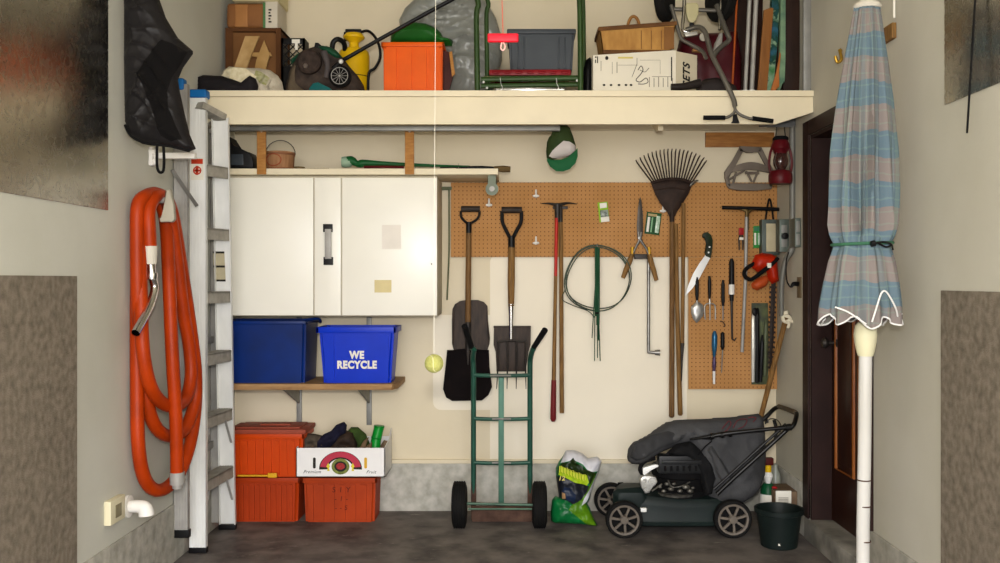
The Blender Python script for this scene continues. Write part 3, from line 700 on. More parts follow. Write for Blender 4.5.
for k in range(24):
    a=2*PI*k/24; xx=.045*math.cos(a)-.015; zz=.035*math.sin(a)+.062; pts.append((X(279.5,5.72)+xx,5.72-math.sqrt(.0895**2-xx*xx)-.002,zs_+zz))
MB().tube(pts,.003,n=6,closed=True).build('oval_emblem',mat('emblem_brown','#9c4a2c',.6,var=.1),bk)
w=MB().lathe([(.001,0),(.035,0),(.038,.04),(.001,.045)],(X(298,5.8),5.82,zs_),'z',20); tag(w.build('wooden_dish',mat('olive_wood','#7d6a48',.7,var=.15)),'small olive wooden dish right of the bucket','dish')
tag(MB().box(X(285,5.66),X(331,5.66),5.6,5.78,zs_,zs_+.008,.002).build('thin_board',M_shaftd),'thin dark board lying flat in front of the bucket','board')
gu=T('garden_tool','long green handled weeder lying along the middle shelf','garden tool',P(400,168,5.7))
w=MB().lathe([(.001,0),(.03,0),(.034,.02),(.03,.05),(.02,.06),(.001,.06)],P(342,162,5.7),'x',20); w.build('grip_end',mat('pale_green','#8fa890',.5,var=.1),gu,label='pale ribbed end cap')
MB().tube([P(346,162,5.7),P(352,161,5.7),P(358,164,5.7),P(366,163,5.7),P(390,164,5.72),P(430,165.5,5.76),P(470,166.5,5.8)],[.032,.03,.018,.024,.016,.012,.008,.005],n=14,smooth=4,cap=True).build('handle',M_green,gu)
tag(MB().tube([P(364,167,5.64),P(385,166.8,5.64),P(404,167.2,5.66)],.008,n=10,smooth=3).build('red_cord_roll',mat('dark_red_cloth','#5e1418',.8,var=.2,bump=.4)),'dark red padded strip lying in front of green weeder','strip')
br=T('bottle_brush','black handled brush with tan bristles at right end of middle shelf','brush',P(485,170,5.6))
MB().tube([P(456,169,5.6),P(470,167.6,5.6),P(482,168,5.6),P(496,168.4,5.6)],[.005,.009,.013,.01],n=12,smooth=4).build('handle',M_black,br)
MB().tube([P(494,168.6,5.6),P(503,169,5.6),P(510.5,169.3,5.6)],[.014,.02,.017],n=18,smooth=2).build('bristles',mat('bristle','#6a5636',.95,var=.3,bump=.8),br)
tag(MB().tube([P(440,167.6,5.62),P(458,167.4,5.62),P(458.5,163.5,5.62),P(459,167.4,5.62),P(472,167,5.62)],.003,n=8).build('fishing_hook_rod',M_black),'thin black wire tool left of the black brush','wire tool')
# ---------------------------------------------------------------- tools hung on the back wall
YT=5.93
def q(px,py,dy=0): return P(px,py,YT+dy)
def hook(w,px,py): w.tube([q(px,py-2,.034),q(px,py,.012),q(px,py+1,-.008),q(px,py-3,-.02)],.003,n=6,smooth=3)
def tool(name,label,cat,px,py,group=None): return T(name,label,cat,q(px,py),group)
def rod(w,pts,r,n=12,sm=0): return w.tube([q(*p) for p in pts],r,n=n,smooth=sm)
M_grip=mat('worn_black_grip','#2a2420',.55,hex2='#3b3028',scale=18)
M_blade=mat('brown_steel_blade','#3a2c23',.6,.1,hex2='#221913',scale=9,stretch=(6,6,1.4),bump=.15)
M_bladek=mat('black_steel_blade','#0c0809',.75,0,hex2='#150f0f',scale=8,spec=.2)
# black square shovel with D handle
t=tool('square_shovel','black square shovel with D-shaped grip, leftmost tool on the wall','shovel',468,400)
w=MB(); rod(w,[(461,209),(480,209)],.019,16); w.build('grip',M_grip,t)
w=MB(); rod(w,[(461,211),(461,216),(463.5,220),(468,224)],.008,10,5); rod(w,[(479.5,211),(479,216),(476,220),(469.5,224)],.008,10,5); rod(w,[(468.8,222),(468.8,233)],.0175,14); w.build('grip_frame',M_black,t)
w=MB(); w.tube([q(468.8,232),q(468.3,280),q(468,326)],[.0165,.018,.0175],n=16,smooth=4); w.build('shaft',M_shaftd,t)
w=MB(); w.tube([q(468,322),q(468,350),q(468,365,-.005)],[.019,.016,.004],n=14)
w.build('socket',M_dsteel,t)
def blade(w,outl,t_,dish=.02,Y=YT):
    w.puff(outl,Y,.012,-.5,R=.05,step=.02)
w=MB(); w.slab([(447,350.5),(466,348.5),(470,348.5),(489,350.5),(489.5,366),(492,387),(488.5,395),(482,400.5),(452,401),(446,397.5),(443,389),(445.5,366)],YT+.004,.006,.002)
w.box(X(447,YT),X(489,YT),YT-.006,YT+.008,Z(352,YT),Z(350,YT),.002).build('blade',M_bladek,t)
# brown shovel behind
t=tool('rounded_shovel','brown round-shouldered shovel blade hanging behind the black square shovel','shovel',470,380)
w=MB().slab([(452.5,309),(455,304),(460,301),(466,300),(478,300),(484,302),(487.5,306),(488,320),(490,338),(489.5,344),(486.5,352),(486,392),(455,392),(454.5,352),(452,344),(451.8,320)],YT+.022,.005,.002)
for a,b in ((455,487),):
    w.tube([P(454,312,YT+.02),P(453.5,345,YT+.02)],.004,n=6).tube([P(487,312,YT+.02),P(488.5,343,YT+.02)],.004,n=6)
w.build('blade',M_blade,t); MB().cyl(P(468.6,246,YT+.022),P(468.6,306,YT+.022),.010).build('shaft',M_shaftd,t)
# spading fork
t=tool('garden_fork','four-tined garden fork with black Y-shaped grip and chrome socket','fork',511,390)
w=MB(); rod(w,[(501.5,210),(522,210)],.02,16); w.build('grip',M_grip,t)
w=MB(); rod(w,[(502,211),(502.5,222),(506,230),(511,240)],.012,10,5); rod(w,[(521.5,211),(521,222),(517,230),(512,240)],.012,10,5); rod(w,[(511.5,236),(511.5,248)],.021,14); w.build('grip_frame',M_black,t)
w=MB().tube([q(511.5,247),q(511.3,280),q(511,306)],[.021,.0225,.019],n=16,smooth=4); w.build('shaft',M_shaft,t)
w=MB().tube([q(511,304),q(511,320),q(511,341)],[.0195,.014,.010],n=16); w.build('socket',M_chrome,t,label='bright chrome socket')
w=MB(); rod(w,[(498,341.5,-.02),(511,340.5,-.02),(525.5,341.5,-.02)],.007,10,3)
w.build('crosshead',M_dsteel,t)
for a,b in ((498,496.6),(507.5,507),(516.5,516.2),(525.5,526)):
    MB().tube([q(a,341.5,-.02),q(a,365,-.02),q(b,389,-.01)],[.006,.006,.002],n=8).build('tine',M_dsteel,t)
t=tool('flat_shovel','dark flat square shovel blade hanging behind the garden fork','shovel',511,372)
w=MB().slab([(494,326.5),(531,326.5),(530.5,345),(528.5,352),(525.8,371.5),(496.5,371.5),(496,352),(493.5,345)],YT+.02,.005,.002).box(X(493.5,YT),X(531,YT),YT+.01,YT+.028,Z(328,YT),Z(326,YT),.002)
w.ball(P(511,358,YT+.024),.06,1.3,.06,1.0)
w.build('blade',M_blade,t); MB().cyl(P(511.3,270,YT+.03),P(511,330,YT+.02),.009).build('shaft',M_shaftd,t)
# pick and hoe
t=tool('pickaxe','long pickaxe with thin curved iron head and red ended handle','pickaxe',556,421)
w=MB().tube([q(541,203.5),q(549,203.5),q(556,204.8),q(560,204.6),q(568,203),q(577,204)],[.003,.009,.016,.016,.009,.003],n=10,smooth=4,flat=((0,0,1),.7)); w.tube([q(557.5,204),q(557.5,222)],[.02,.017],n=12); w.build('head',M_dsteel,t)
w=MB().m(0).tube([q(556.6,218,-.01),q(555.6,276,-.01)],.0105,n=12).m(1).tube([q(555.6,276,-.01),q(553.8,381,-.01)],[.0105,.013],n=12).m(2).tube([q(553.8,380,-.01),q(553.3,412,-.01),q(553.2,419,-.01),q(553.2,421.5,-.01)],[.0155,.0185,.0185,.010],n=14)
w.build('handle',[mat('bright_red_wood','#b8281e',.4,var=.1),M_shaft,mat('dark_red_end','#6d1c1e',.5,var=.1)],t)
t=tool('garden_hoe','plain wooden hoe handle hanging right of the pickaxe','hoe',562,413)
MB().tube([q(560.5,214,.014),q(561,240,.014),q(561.8,413,.014)],[.012,.013,.014],n=12).build('handle',M_shaft,t)
MB().tube([q(560.5,206,.014),q(560.5,222,.014)],[.013,.014],n=12).box(X(553,YT),X(568,YT),YT+.008,YT+.02,Z(209,YT),Z(206,YT),.003).build('head',M_dsteel,t)
# wire coil and stakes
t=tool('wire_coil','coil of thin green garden wire looped round the stakes','wire',597,312)
M_wire=mat('green_wire','#3a4a38',.5,.2,var=.3)
for (cx,cy,rx,rz,dy,tl) in ((597,279,32.5,33,-.012,0),(598,280,31,32,-.005,.3),(598.5,278,33,31.5,-.018,-.3)):
    pts=[q(cx+rx*math.cos(a)+1.2*math.sin(3*a+tl),cy-rz*math.sin(a)+1.0*math.cos(2*a),dy+.006*math.sin(2*a+tl*9)) for a in [2*PI*k/36 for k in range(36)]]
    MB().tube(pts,.0036,n=6,closed=True).build('wire_loop',M_wire,t)
MB().tube([q(565,290),q(562,299),q(572,305),q(588,311),q(595,318)],.003,n=6,smooth=5).build('loose_end',M_wire,t)
t=tool('plant_stakes','bundle of slim green plant stakes tied together on the wall','stakes',597,360)
M_stk=mat('stake_green','#1d4a30',.45,var=.2)
for k,(a,b,c,d,r) in enumerate(((595.6,247,596,316,.006),(597.4,247,597.2,325,.006),(599,248,598.6,340,.0055),(596.5,248,600.2,361,.0035),(595.8,250,594.5,361,.003),(598,250,597.6,358,.003),(597,260,592,338,.003))):
    MB().tube([q(a,b,-.03-.004*(k%3)),q((a+c)/2+.3*math.sin(k),(b+d)/2,-.03-.004*(k%2)),q(c,d,-.02)],r,n=8,smooth=3).build('stake',M_stk,t)
MB().lathe([(.011,-.006),(.014,0),(.011,.006)],q(597,313,-.03),'z',12,close=False).build('tie',M_black,t)
hk_=MB(); hook(hk_,597,247); tag(hk_.build('wall_hook',M_galv),'small metal hook holding the green wire coil','hook')
# packs
def pack(name,label,cx,cy,wd,ht,rot,Y,parts,m):
    t=T(name,label,'package',P(cx,cy+ht/2,Y)); R=Matrix.Rotation(math.radians(rot),3,'Y'); c=P(cx,cy,Y)
    def bx(a0,a1,b0,b1,d0,d1,bev=.001):
        w=MB().box(c.x+L(a0,Y),c.x+L(a1,Y),Y-d1,Y-d0,c.z-L(b1,Y),c.z-L(b0,Y),bev)
        bmesh.ops.rotate(w.b,verts=w.b.verts,cent=c,matrix=R); return w
    bx(-wd/2,wd/2,-ht/2,ht/2,0,.003).build('card',m,t)
    for (nm,a0,a1,b0,b1,d,mm) in parts: bx(a0,a1,b0,b1,.003,d,min(.004,d/3)).build(nm,mm,t)
    return t
M_lime=mat('lime_card','#8cb81e',.5,var=.06); M_dkg=mat('green_card','#1c4a24',.5,var=.1)
pack('blister_pack','lime green blister pack hanging between pickaxe and shears',603.5,212,10,20,-6,5.955,(('print',-3,4,-9,-4,.004,M_paper),('blister',-3.5,4.5,-2,5,.012,mat('blister_dark','#3a463e',.3,hex2='#a7b0a2',scale=60)),('price_tag',-3.5,5,5,10,.006,M_paper)),M_lime)
pack('blister_pack','dark green blister pack hanging between shears and rake',653,223.5,15,22,7,5.955,(('tool_print',-6,-3.5,-6,9,.008,M_paper),('tool_print',-2,-.5,-6,9,.008,mat('pale_green_p','#7fb084',.4,var=.05)),('window',2.5,6.5,-8,9,.01,mat('blister_pale','#c2d6c0',.25,hex2='#7da080',scale=50)),('title',-6,3,-9.5,-7,.005,mat('pack_cream','#b09c6c',.5,var=.1))),M_dkg)
pack('blister_pack','small green and white pack hanging beside the grey box',757,237,7.5,22,0,5.955,(('tool_print',-3,-1,-4,8,.008,M_paper),('title',-3,3,-10,-6,.005,mat('pack_teal','#3a7a5a',.5,var=.1)),('window',.5,3,-4,8,.01,mat('blister_pale','#c2d6c0'))),mat('mid_green_card','#2f8a3c',.5,var=.08))
# hedge shears
t=tool('hedge_shears','old hedge shears with wooden handles and yellow ferrules','shears',639,281)
w=MB().slab([(640.2,196.5),(641.5,200),(643,215),(643,232),(641.5,240),(638.5,240),(637.6,228),(638.3,210)],YT-.006,.004,.001)
w.slab([(639.6,198),(640.5,202),(641,228),(640,240),(637.5,239),(636.8,226),(638,208)],YT,.004,.001)
w.build('blades',mat('shear_steel','#5a534c',.45,.6,var=.25),t)
MB().lathe([(.001,0),(.01,0),(.01,-.006),(.001,-.008)],q(639.5,238,-.008),'y',14).build('pivot_bolt',M_steel,t)
for sx,b,c in ((-1,632,626.5),(1,649.5,652.5)):
    hw=MB().tube([q(640-sx*1.5,232,-.004),q(640,239,-.004),q(b+sx*-3.5,248,-.004),q(b,256,-.004)],[.006,.009,.007,.007],n=10,smooth=3); hw.build('arm',M_steel,t)
    MB().tube([q(b-.5*sx,247,-.004),q(b,256,-.004)],.0095,n=12).build('ferrule',mat('yellow_ferrule','#c99a24',.45,.3,var=.1),t)
    e={-1:[(632,254),(630,260),(626,270),(623,278)],1:[(649.5,254),(650.5,260),(653.5,270),(656.5,280.5)]}[sx]
    MB().tube([q(x,y,-.004) for x,y in e],[.011,.0175,.0165,.013],n=14,smooth=4).build('handle',M_shaft,t,label='worn wooden grip')
tag(MB().box(X(634,5.95),X(647,5.95),5.93,5.962,Z(259,5.95),Z(254,5.95),.003).build('tool_rest',M_dsteel),'black metal rest bracket between the shears handles','bracket')
# L shaped steel key
t=tool('socket_wrench','long grey L-shaped steel wrench hanging below the shears','wrench',650,355)
MB().tube([q(648.6,258,.01),q(648.6,300,.01),q(648.6,348,.01),q(649,351.5,.008),q(652,352.3,.004),q(656,352.5,0)],.0095,n=12,smooth=4).build('bar',M_steel,t)
MB().tube([q(655,352.5,0),q(660,352.6,-.004)],[.0165,.019],n=14).build('socket',M_steel,t)
# leaf rake
t=tool('leaf_rake','rusty fan leaf rake hanging tines up on a wooden handle','rake',672,417)
M_rk=mat('rake_rust','#35241b',.7,.2,hex2='#231610',scale=20,bump=.2)
w=MB().puff([(651,183),(661,179.5),(672,178.5),(684,179.5),(692.5,183),(689,193),(683,203),(677,212),(675,216.5),(669,216.5),(667,212),(660,203),(654.5,193)],YT-.01,.018,-.4,R=.08,step=.02); 
w.tube([q(651,183,-.02),q(661,180,-.03),q(672,178.8,-.034),q(684,180,-.03),q(692.5,183,-.02)],.009,n=8,smooth=4,)
w.tube([q(654,190,-.02),q(672,188,-.035),q(689,190,-.02)],.005,n=8,smooth=4)
w.build('fan_head',M_rk,t)
nT=19
tips=[(636,157.5)]
for k in range(nT):
    u=k/(nT-1)*2-1
    bx_=672+19.5*u; by_=181.5+abs(u)*1.5
    tx=671.5+36*u; ty=149.5+ (abs(u)**2.2)*11
    if k==nT-1: tx,ty=706,161
    p0=q(bx_,by_,-.025); p2=q(tx,ty,-.02); p1=p0.lerp(p2,.9); 
    MB().tube([p0,p1,p2+Vector((0,-.022,-.0))],[.0048,.0045,.0035],n=6).build('tine',M_rk,t)
MB().tube([q(672,205,-.008),q(672,222,-.008)],[.018,.015],n=12).build('socket',M_rk,t)
MB().tube([q(672,218,-.008),q(672,300,-.008),q(671.7,416,-.008),q(671.7,417.5,-.008)],[.0145,.0165,.017,.01],n=14).build('handle',M_shaftd,t)
tag(MB().tube([q(676,224,.016),q(677,300,.014),q(680.2,414,.006),q(680.2,415.5,.006)],[.012,.014,.0155,.01],n=12).build('wooden_pole',M_shaft),'bare wooden pole leaning just right of the rake handle','pole')
t=tool('edging_tool','wooden stick with dark metal tip hanging right of the rake','garden tool',683,380)
MB().tube([q(683.5,203,-.014),q(683,280,-.014),q(682.4,345,-.014)],[.012,.012,.0115],n=12).build('handle',M_shaft,t)
MB().tube([q(682.4,343,-.014),q(682,356,-.014),q(681.5,381,-.014)],[.013,.008,.003],n=10).build('metal_tip',M_dsteel,t)
tag(MB().tube([q(696,182,.02),q(690,186,-.04),q(694,181.5,-.05),q(698,180.5,-.04)],.005,n=8,smooth=4).build('wall_hook',M_steel),'steel hook under the right side of the leaf rake','hook')
# pruning saw
t=tool('pruning_saw','curved pruning saw with dark green grip and bright blade','saw',699,296)
w=MB().slab([(704.5,232.5),(708,232),(711.5,235),(713,240),(712.5,247),(711.5,255),(711,258),(706,256),(705,252),(708,244),(707,239),(703,237.5),(702.5,234.5)],YT-.016,.026,.008).build('grip',mat('saw_green','#26341f',.5,hex2='#141a10',scale=14),t)
for a,b in ((709.5,247),(708.6,252.5)): MB().lathe([(.001,0),(.006,0),(.005,-.003),(.001,-.004)],q(a,b,-.017),'y',12).build('rivet',M_alu,t)
w=MB().slab([(706,254),(710.5,257.5),(706,266),(699,279),(692,289),(685.2,296),(688,286),(693,274),(699,264)],YT-.006,.003,.0006).build('saw_blade',mat('bright_steel','#f2f2f0',.3,.15,var=.02),t)
# small hand tools
def hand(name,label,cat,px,py): return tool(name,label,cat,px,py)
t=hand('hand_trowel','small steel hand trowel with dark handle, left end of small tools','trowel',697,322)
MB().tube([q(697,277),q(697,282),q(697,295),q(697.2,302)],[.007,.0125,.0115,.006],n=12).build('handle',M_black,t)
w=MB().puff([(696,302),(699,302),(703,305),(704,310),(703,316),(699,321),(696.5,323),(693,319),(691,313),(691,307)],YT,.012,-.7,R=.03,step=.012); w.tube([q(697,298),q(697.3,306,-.008)],.005,n=8); w.build('blade',mat('trowel_steel','#b5b3ae',.35,.7,var=.15,scale=20),t)
t=hand('hand_fork','small three-tined hand fork with dark handle beside the trowel','fork',710,320)
MB().tube([q(709.5,276),q(709.5,282),q(709.5,293),q(709.5,299)],[.007,.0115,.0105,.006],n=12).build('handle',M_black,t)
w=MB(); rod(w,[(709.7,297),(710,304)],.006,10)
for e in (-1,0,1): rod(w,[(710,303),(710+4.2*e,304.5),(710+5.4*e,309),(710.3+5.0*e,319.5)] if e else [(710,303),(710,320)],.0042,8,3 if e else 0)
w.build('tines',mat('trowel_steel','#b5b3ae'),t)
t=hand('screwdriver','short black handled screwdriver right of the hand fork','screwdriver',723,321)
MB().tube([q(723,280),q(723,285),q(723,300),q(723,306)],[.006,.0115,.0115,.007],n=12).build('handle',M_black,t)
MB().tube([q(723,305),q(723,320)],[.005,.004],n=8).build('shaft',M_steel,t)
tag(MB().tube([q(720.5,321,.01),q(723.5,322.5,-.004),q(725,326,-.012),q(723.5,326.5,-.018)],.0035,n=8,smooth=3).build('wall_hook',M_rust),'tiny rusty hook below the short screwdriver','hook')
t=hand('weeding_bar','long black weeding bar with white ring and hooked end','garden tool',732,340)
MB().tube([q(731.6,258.5),q(731.6,262),q(731.6,285),q(731.6,301)],[.008,.016,.0175,.012],n=14).build('handle',M_black,t)
MB().tube([q(731.6,284.5),q(731.6,294.5)],.0182,n=14).build('white_ring',M_white,t)
MB().tube([q(731.6,300),q(732,331),q(732.2,339),q(734.5,340.5),q(736,338)],[.0085,.006,.006,.006,.004],n=10).build('hooked_shaft',M_dsteel,t)
t=hand('utility_tool','blue and purple handled tool with silver tip low on the pegboard','hand tool',714,384)
MB().tube([q(714.6,331),q(714.6,336),q(714.4,346),q(714.2,357)],[.008,.017,.017,.008],n=14,smooth=3).build('handle',mat('metallic_blue','#1f5e84',.3,.3,var=.15),t)
MB().tube([q(714.2,356),q(714.1,364),q(714,372)],[.008,.013,.008],n=12,smooth=3).build('purple_collar',mat('metallic_purple','#4c3a5c',.35,.3,var=.15),t)
MB().tube([q(714,371),q(714,384)],[.009,.007],n=10).build('tip',M_alu,t)
t=hand('awl','black ribbed awl with thin steel shaft beside the blue tool','awl',722,373)
MB().lathe([(.004,0),(.012,-.008)]+[(.0115+.0015*(k%2),-.016-.008*k) for k in range(11)]+[(.006,-.11)],q(722.6,332),'z',14).build('handle',M_black,t)
MB().tube([q(722.6,349),q(721.5,373)],[.0045,.0025],n=8).build('shaft',M_steel,t)
# T handled tool
t=hand('tee_handled_tool','tall T-handled metal tool with black crossbar on the pegboard','garden tool',745,351)
MB().tube([q(722,207.5,-.03),q(750,208.3,-.03),q(779,209.3,-.03)],.0115,n=12).build('crossbar',M_black,t)
MB().tube([q(746.5,215,-.03),q(745.5,280,-.02),q(742,352,-.005)],.0105,n=12).build('shaft',M_alud,t)
MB().tube([q(741.5,209.5,-.03),q(746.5,211,-.03),q(746.7,217,-.03)],[.006,.013,.012],n=12,smooth=3).tube([q(752,209.5,-.03),q(747,213,-.03)],[.007,.012],n=10).build('brass_joint',mat('dull_brass','#6e5a34',.5,.6,var=.2),t)
MB().tube([q(748.5,212,-.028),q(748.5,230,-.025)],.004,n=8).build('stay',mat('dull_brass','#6e5a34'),t)
# pliers
t=hand('pliers','small red handled pliers hanging left of the T-handled shaft','pliers',741,250)
MB().box(X(738.5,YT),X(743.5,YT),YT-.012,YT+.004,Z(235,YT),Z(228,YT),.004).build('head',M_red,t)
for e in (-1,1): MB().tube([q(741+e,234),q(741+e*2,240),q(741+e*1.8,250)],[.005,.006,.004],n=8).build('handle',M_dsteel,t)
MB().box(X(739,YT),X(743,YT),YT-.014,YT-.011,Z(240,YT),Z(237.5,YT)).build('label_band',M_paper,t)
# grey junction box
t=T('junction_box','open grey metal electrical box with pale face on the pegboard','electrical box',P(769.5,255,5.9))
MB().box(X(761.5,5.9),X(779,5.9),5.89,5.962,Z(255,5.9),Z(219.5,5.9),.004).build('box_body',mat('box_grey','#525b56',.5,.3,var=.12),t)
MB().box(X(766.5,5.88),X(776,5.88),5.884,5.89,Z(251.5,5.88),Z(223.5,5.88),.002).build('face_plate',mat('face_beige','#c2b89c',.6,hex2='#b0a688',scale=9),t)
tag(MB().tube([P(765.5,220,5.9),P(768,203,5.92),P(769.5,199,5.93),P(771,203,5.92),P(773.5,220,5.9)],.006,n=8,smooth=4).build('hanging_loop',M_black),'black loop of cord hanging above the grey electrical box','cord')
# switch boxes on right wall
def onwall(px,py,off=0): # point on right wall plane
    Yw=XR*F/(px-CX); return Vector((XR-off,Yw,Z(py,Yw)))
M_sb=mat('switch_box_grey','#667069',.45,.4,var=.12)
def wbox(w,pxa,pxb,pya,pyb,d,bev=.004):
    Ya=(XR-d)*F/(pxa-CX); Yb=XR*F/(pxb-CX); w.box(XR-d,XR,Yb,Ya,Z(pyb,Ya),Z(pya,Ya),bev); return w
t=T('switch_box','grey metal switch box with black knob on right wall','electrical box',onwall(785,250))
Ya=5.70
MB().box(XR-.06,XR-.002,Ya,Ya+.09,Z(252,Ya),Z(219,Ya),.004).build('box_body',M_sb,t)
MB().lathe([(.001,0),(.017,0),(.019,-.03),(.001,-.034)],(XR-.034,Ya,Z(236,Ya)),'y',18).build('knob',M_black,t)
for a in (229,243): MB().box(XR-.05,XR-.016,Ya-.004,Ya,Z(a+4,Ya),Z(a-4,Ya),.002).build('socket_plate',M_galv,t)
t=T('switch_box','smaller metal outlet box right of the grey conduit','electrical box',onwall(798,245))
Ya=5.47
MB().box(XR-.035,XR-.002,Ya,Ya+.1,Z(247,Ya),Z(218,Ya),.003).build('box_body',M_sb,t)
for a in (226,239): MB().box(XR-.03,XR-.008,Ya-.004,Ya,Z(a+6,Ya),Z(a-5,Ya),.002).build('socket_plate',M_galv,t)
# conduit
t=T('conduit','vertical grey conduit pipe down the right wall','pipe',(XR-.025,5.6,.0+Z(318,5.6)))
MB().tube([(XR-.014,5.6,Z(126,5.6)),(XR-.014,5.6,Z(235,5.6)),(XR-.02,5.6,Z(250,5.6)),(XR-.05,5.62,Z(262,5.62)),(XR-.065,5.64,Z(285,5.64)),(XR-.06,5.66,Z(316,5.66))],[.0185,.0185,.0185,.017,.016,.014],n=16,smooth=5).build('pipe',mat('conduit_grey','#75746e',.5,.3,var=.08),t)
MB().box(XR-.20,XR-.0,5.58,5.64,Z(126,5.6),Z(119,5.6),.003).box(XR-.17,XR-.02,5.57,5.58,Z(128,5.6),Z(119,5.6),.002).build('top_strut',mat('strut_grey','#707274',.5,.4,var=.12),t)
# plug
t=T('wall_outlet','brown steel outlet plate with black plug beside the door frame','outlet',onwall(798,298))
MB().box(XR-.006,XR,5.46,5.54,Z(298,5.5),Z(277,5.5),.002).build('plate',mat('outlet_brown','#7c6c52',.5,.3,var=.1),t)
MB().tube([(XR-.006,5.5,Z(284,5.5)),(XR-.04,5.49,Z(284,5.5)),(XR-.055,5.49,Z(287,5.5)),(XR-.075,5.5,Z(280,5.5)),(XR-.07,5.53,Z(262,5.5)),(XR-.05,5.55,Z(252,5.5))],[.014,.012,.005,.004,.004,.004],n=10,smooth=4).build('plug_and_cord',M_black,t)
# hedge trimmer
t=T('hedge_trimmer','orange and red electric hedge trimmer with black loop handle','hedge trimmer',P(772,380,5.86))
M_trim=mat('trimmer_red','#b02408',.4,hex2='#901c06',scale=8)
w=MB().puff([(752,262),(755,255),(762,253),(772,254),(777,257),(778,270),(779,281),(772,284),(768,279),(766,270),(757,272),(752,268)],5.86,.045,.9,R=.05,step=.012); w.build('motor_housing',M_trim,t)
w=MB().puff([(752,288),(751,284),(756,279),(766,275),(770,279),(766,286),(757,290.5)],5.87,.03,.9,R=.04,step=.012); w.build('rear_grip',mat('trimmer_orange','#b24a20',.45,var=.1),t)
MB().tube([P(778,258,5.83),P(772,264,5.82),P(762,272,5.81),P(752,279,5.81),P(746.5,278,5.82),P(744,273,5.83),P(747,268,5.84),P(755,263,5.85)],[.012,.013,.013,.012,.013,.012,.012,.011],n=12,smooth=4).build('loop_handle',M_blackm,t)
MB().box(X(767,5.81),X(771,5.81),5.80,5.83,Z(268,5.81),Z(263,5.81),.004).build('white_label',M_paper,t)
w=MB().slab([(771.5,281),(776,281),(773.5,340),(771.5,372),(769.5,373),(769.8,335)],5.87,.008,.002)
for k in range(17):
    for e in (-1,1):
        y=286+k*5; x=773.3-(k*.14)+e*2.4; w.slab([(x-1.2,y),(x+1.2,y+.5),(x+1.0,y+2.6),(x-1.0,y+2.2)],5.868,.01)
w.build('serrated_blade',mat('blade_dark','#2c221e',.5,.4,var=.2),t)
# packs of black tools low right
t=T('blade_pack','tall black and clear pack of blades low on the pegboard','package',P(758,384,5.93))
MB().slab([(751.5,303),(768,303),(769,360),(768,384.5),(751.5,384.5)],5.955,.004,.001).build('backing_card',mat('pack_dark','#2a2c2e',.5,hex2='#58603e',scale=14),t)
for k,(a,b,c,d) in enumerate(((753.4,312,753,382),(757.5,308,757,383),(762.5,335,760.5,382),(766,320,765,376))):
    MB().tube([P(a,b,5.945),P(a-.2,b+8,5.935),P((a+c)/2,(b+d)/2,5.935),P(c,d,5.94)],[.006,.013,.014,.010],n=10,smooth=3).build('sleeve',[mat('clear_highlight','#d8dad6',.15,.5,var=.1),M_black,M_black,mat('pack_olive','#5a6248',.4,var=.2)][k],t)  # first sleeve coloured pale to carry a white reflection
MB().ball(P(755,312,5.93),.02,.9,.4,1.3).build('bulge',M_black,t)
# broom handle with rope
t=T('broom_handle','brown wooden pole leaning from white cord down behind the mower','pole',P(758,440,5.62))
MB().tube([P(786,318,5.68),P(774,365,5.74),P(757,432,5.84)],.0155,n=14).build('pole',M_shaft,t)
w=MB().tube([P(783,316,5.655),P(789,317,5.65),P(790,322,5.66),P(784,321,5.655)],.011,n=8,closed=True,smooth=4); w.tube([P(788,320,5.65),P(793,322,5.64),P(796,325,5.64)],[.010,.008,.009],n=8,smooth=3).tube([P(787,320,5.65),P(789,325,5.64),P(787.5,328,5.64)],[.009,.008,.009],n=8,smooth=3).tube([P(784,313,5.66),P(788,312,5.65)],.012,n=8)
w.build('cord_knot',mat('white_cord','#d8cfb8',.8,var=.06),t)
# wooden board, grey frame, lantern, cap
tag(MB().box(X(705.5,5.98),X(774,5.98),5.972,5.997,Z(147,5.98),Z(132.5,5.98),.002).build('mounting_board',M_woodh),'short varnished wooden board fixed above the grey cast frame','board')
YG=5.92
t=T('cast_frame','grey cast trapezoid frame hanging over the top of the pegboard','frame',P(748,190,YG))
M_cast=mat('grey_cast','#776c60',.65,.2,var=.12,scale=12)
def g(px,py,dy=0): return P(px,py,YG+dy)
w=MB().slab([(740,146),(745,147.5),(748,149.5),(752,149.5),(756,147.5),(761.5,147),(763,150),(768,162),(774,173),(774,186),(768,189),(752,190.5),(740,190.5),(728,188.5),(727,184),(724.5,178),(724.5,173),(733,160)],YG,.02,.001)
w.b.free(); w=MB()
w.slab([(740,146),(761.5,147),(761,152),(757,151),(753,152.5),(747,152.5),(744,150.5),(739,152)],YG,.022,.004)
w.slab([(740,147),(744,150),(735,167),(733,168),(729,178),(725,178),(724.5,172),(733,160)],YG,.022,.004)
w.slab([(761.5,147),(757.5,150),(766,166),(770,171),(775,178),(775,172),(768,160)],YG,.022,.004)
ar=[(733+(36)*k/10,166.5-4.5*math.sin(PI*k/10)) for k in range(11)]; ar2=[(770-(40)*k/10,173-3.5*math.sin(PI*k/10)) for k in range(11)]
w.slab(ar+ar2,YG+.001,.02,.003)
w.build('outer_frame',M_cast,t)
w=MB().slab([(727,183),(773,183.5),(772,189),(756,190.5),(740,190.5),(729,188.5)],YG,.03,.005).slab([(724.6,177),(729,176),(731,187),(727.5,187)],YG,.02,.003).slab([(775,177),(771,176),(769.5,187),(772,187)],YG,.02,.003); w.build('bottom_bar',M_cast,t)
w=MB(); w.tube([g(746,171,.0),g(752,182,.0)],.007,n=8).tube([g(758,171,.0),g(753.5,182,.0)],.007,n=8).tube([g(745,173,-.004),g(759,173,-.004)],.008,n=8).tube([g(736,172,.0),g(733,184,.0)],.007,n=8); 
w.tube([g(728,180,-.002),g(735,176,-.002),g(745,170,-.002)],.006,n=8,smooth=3); w.build('inner_strut',M_cast,t)
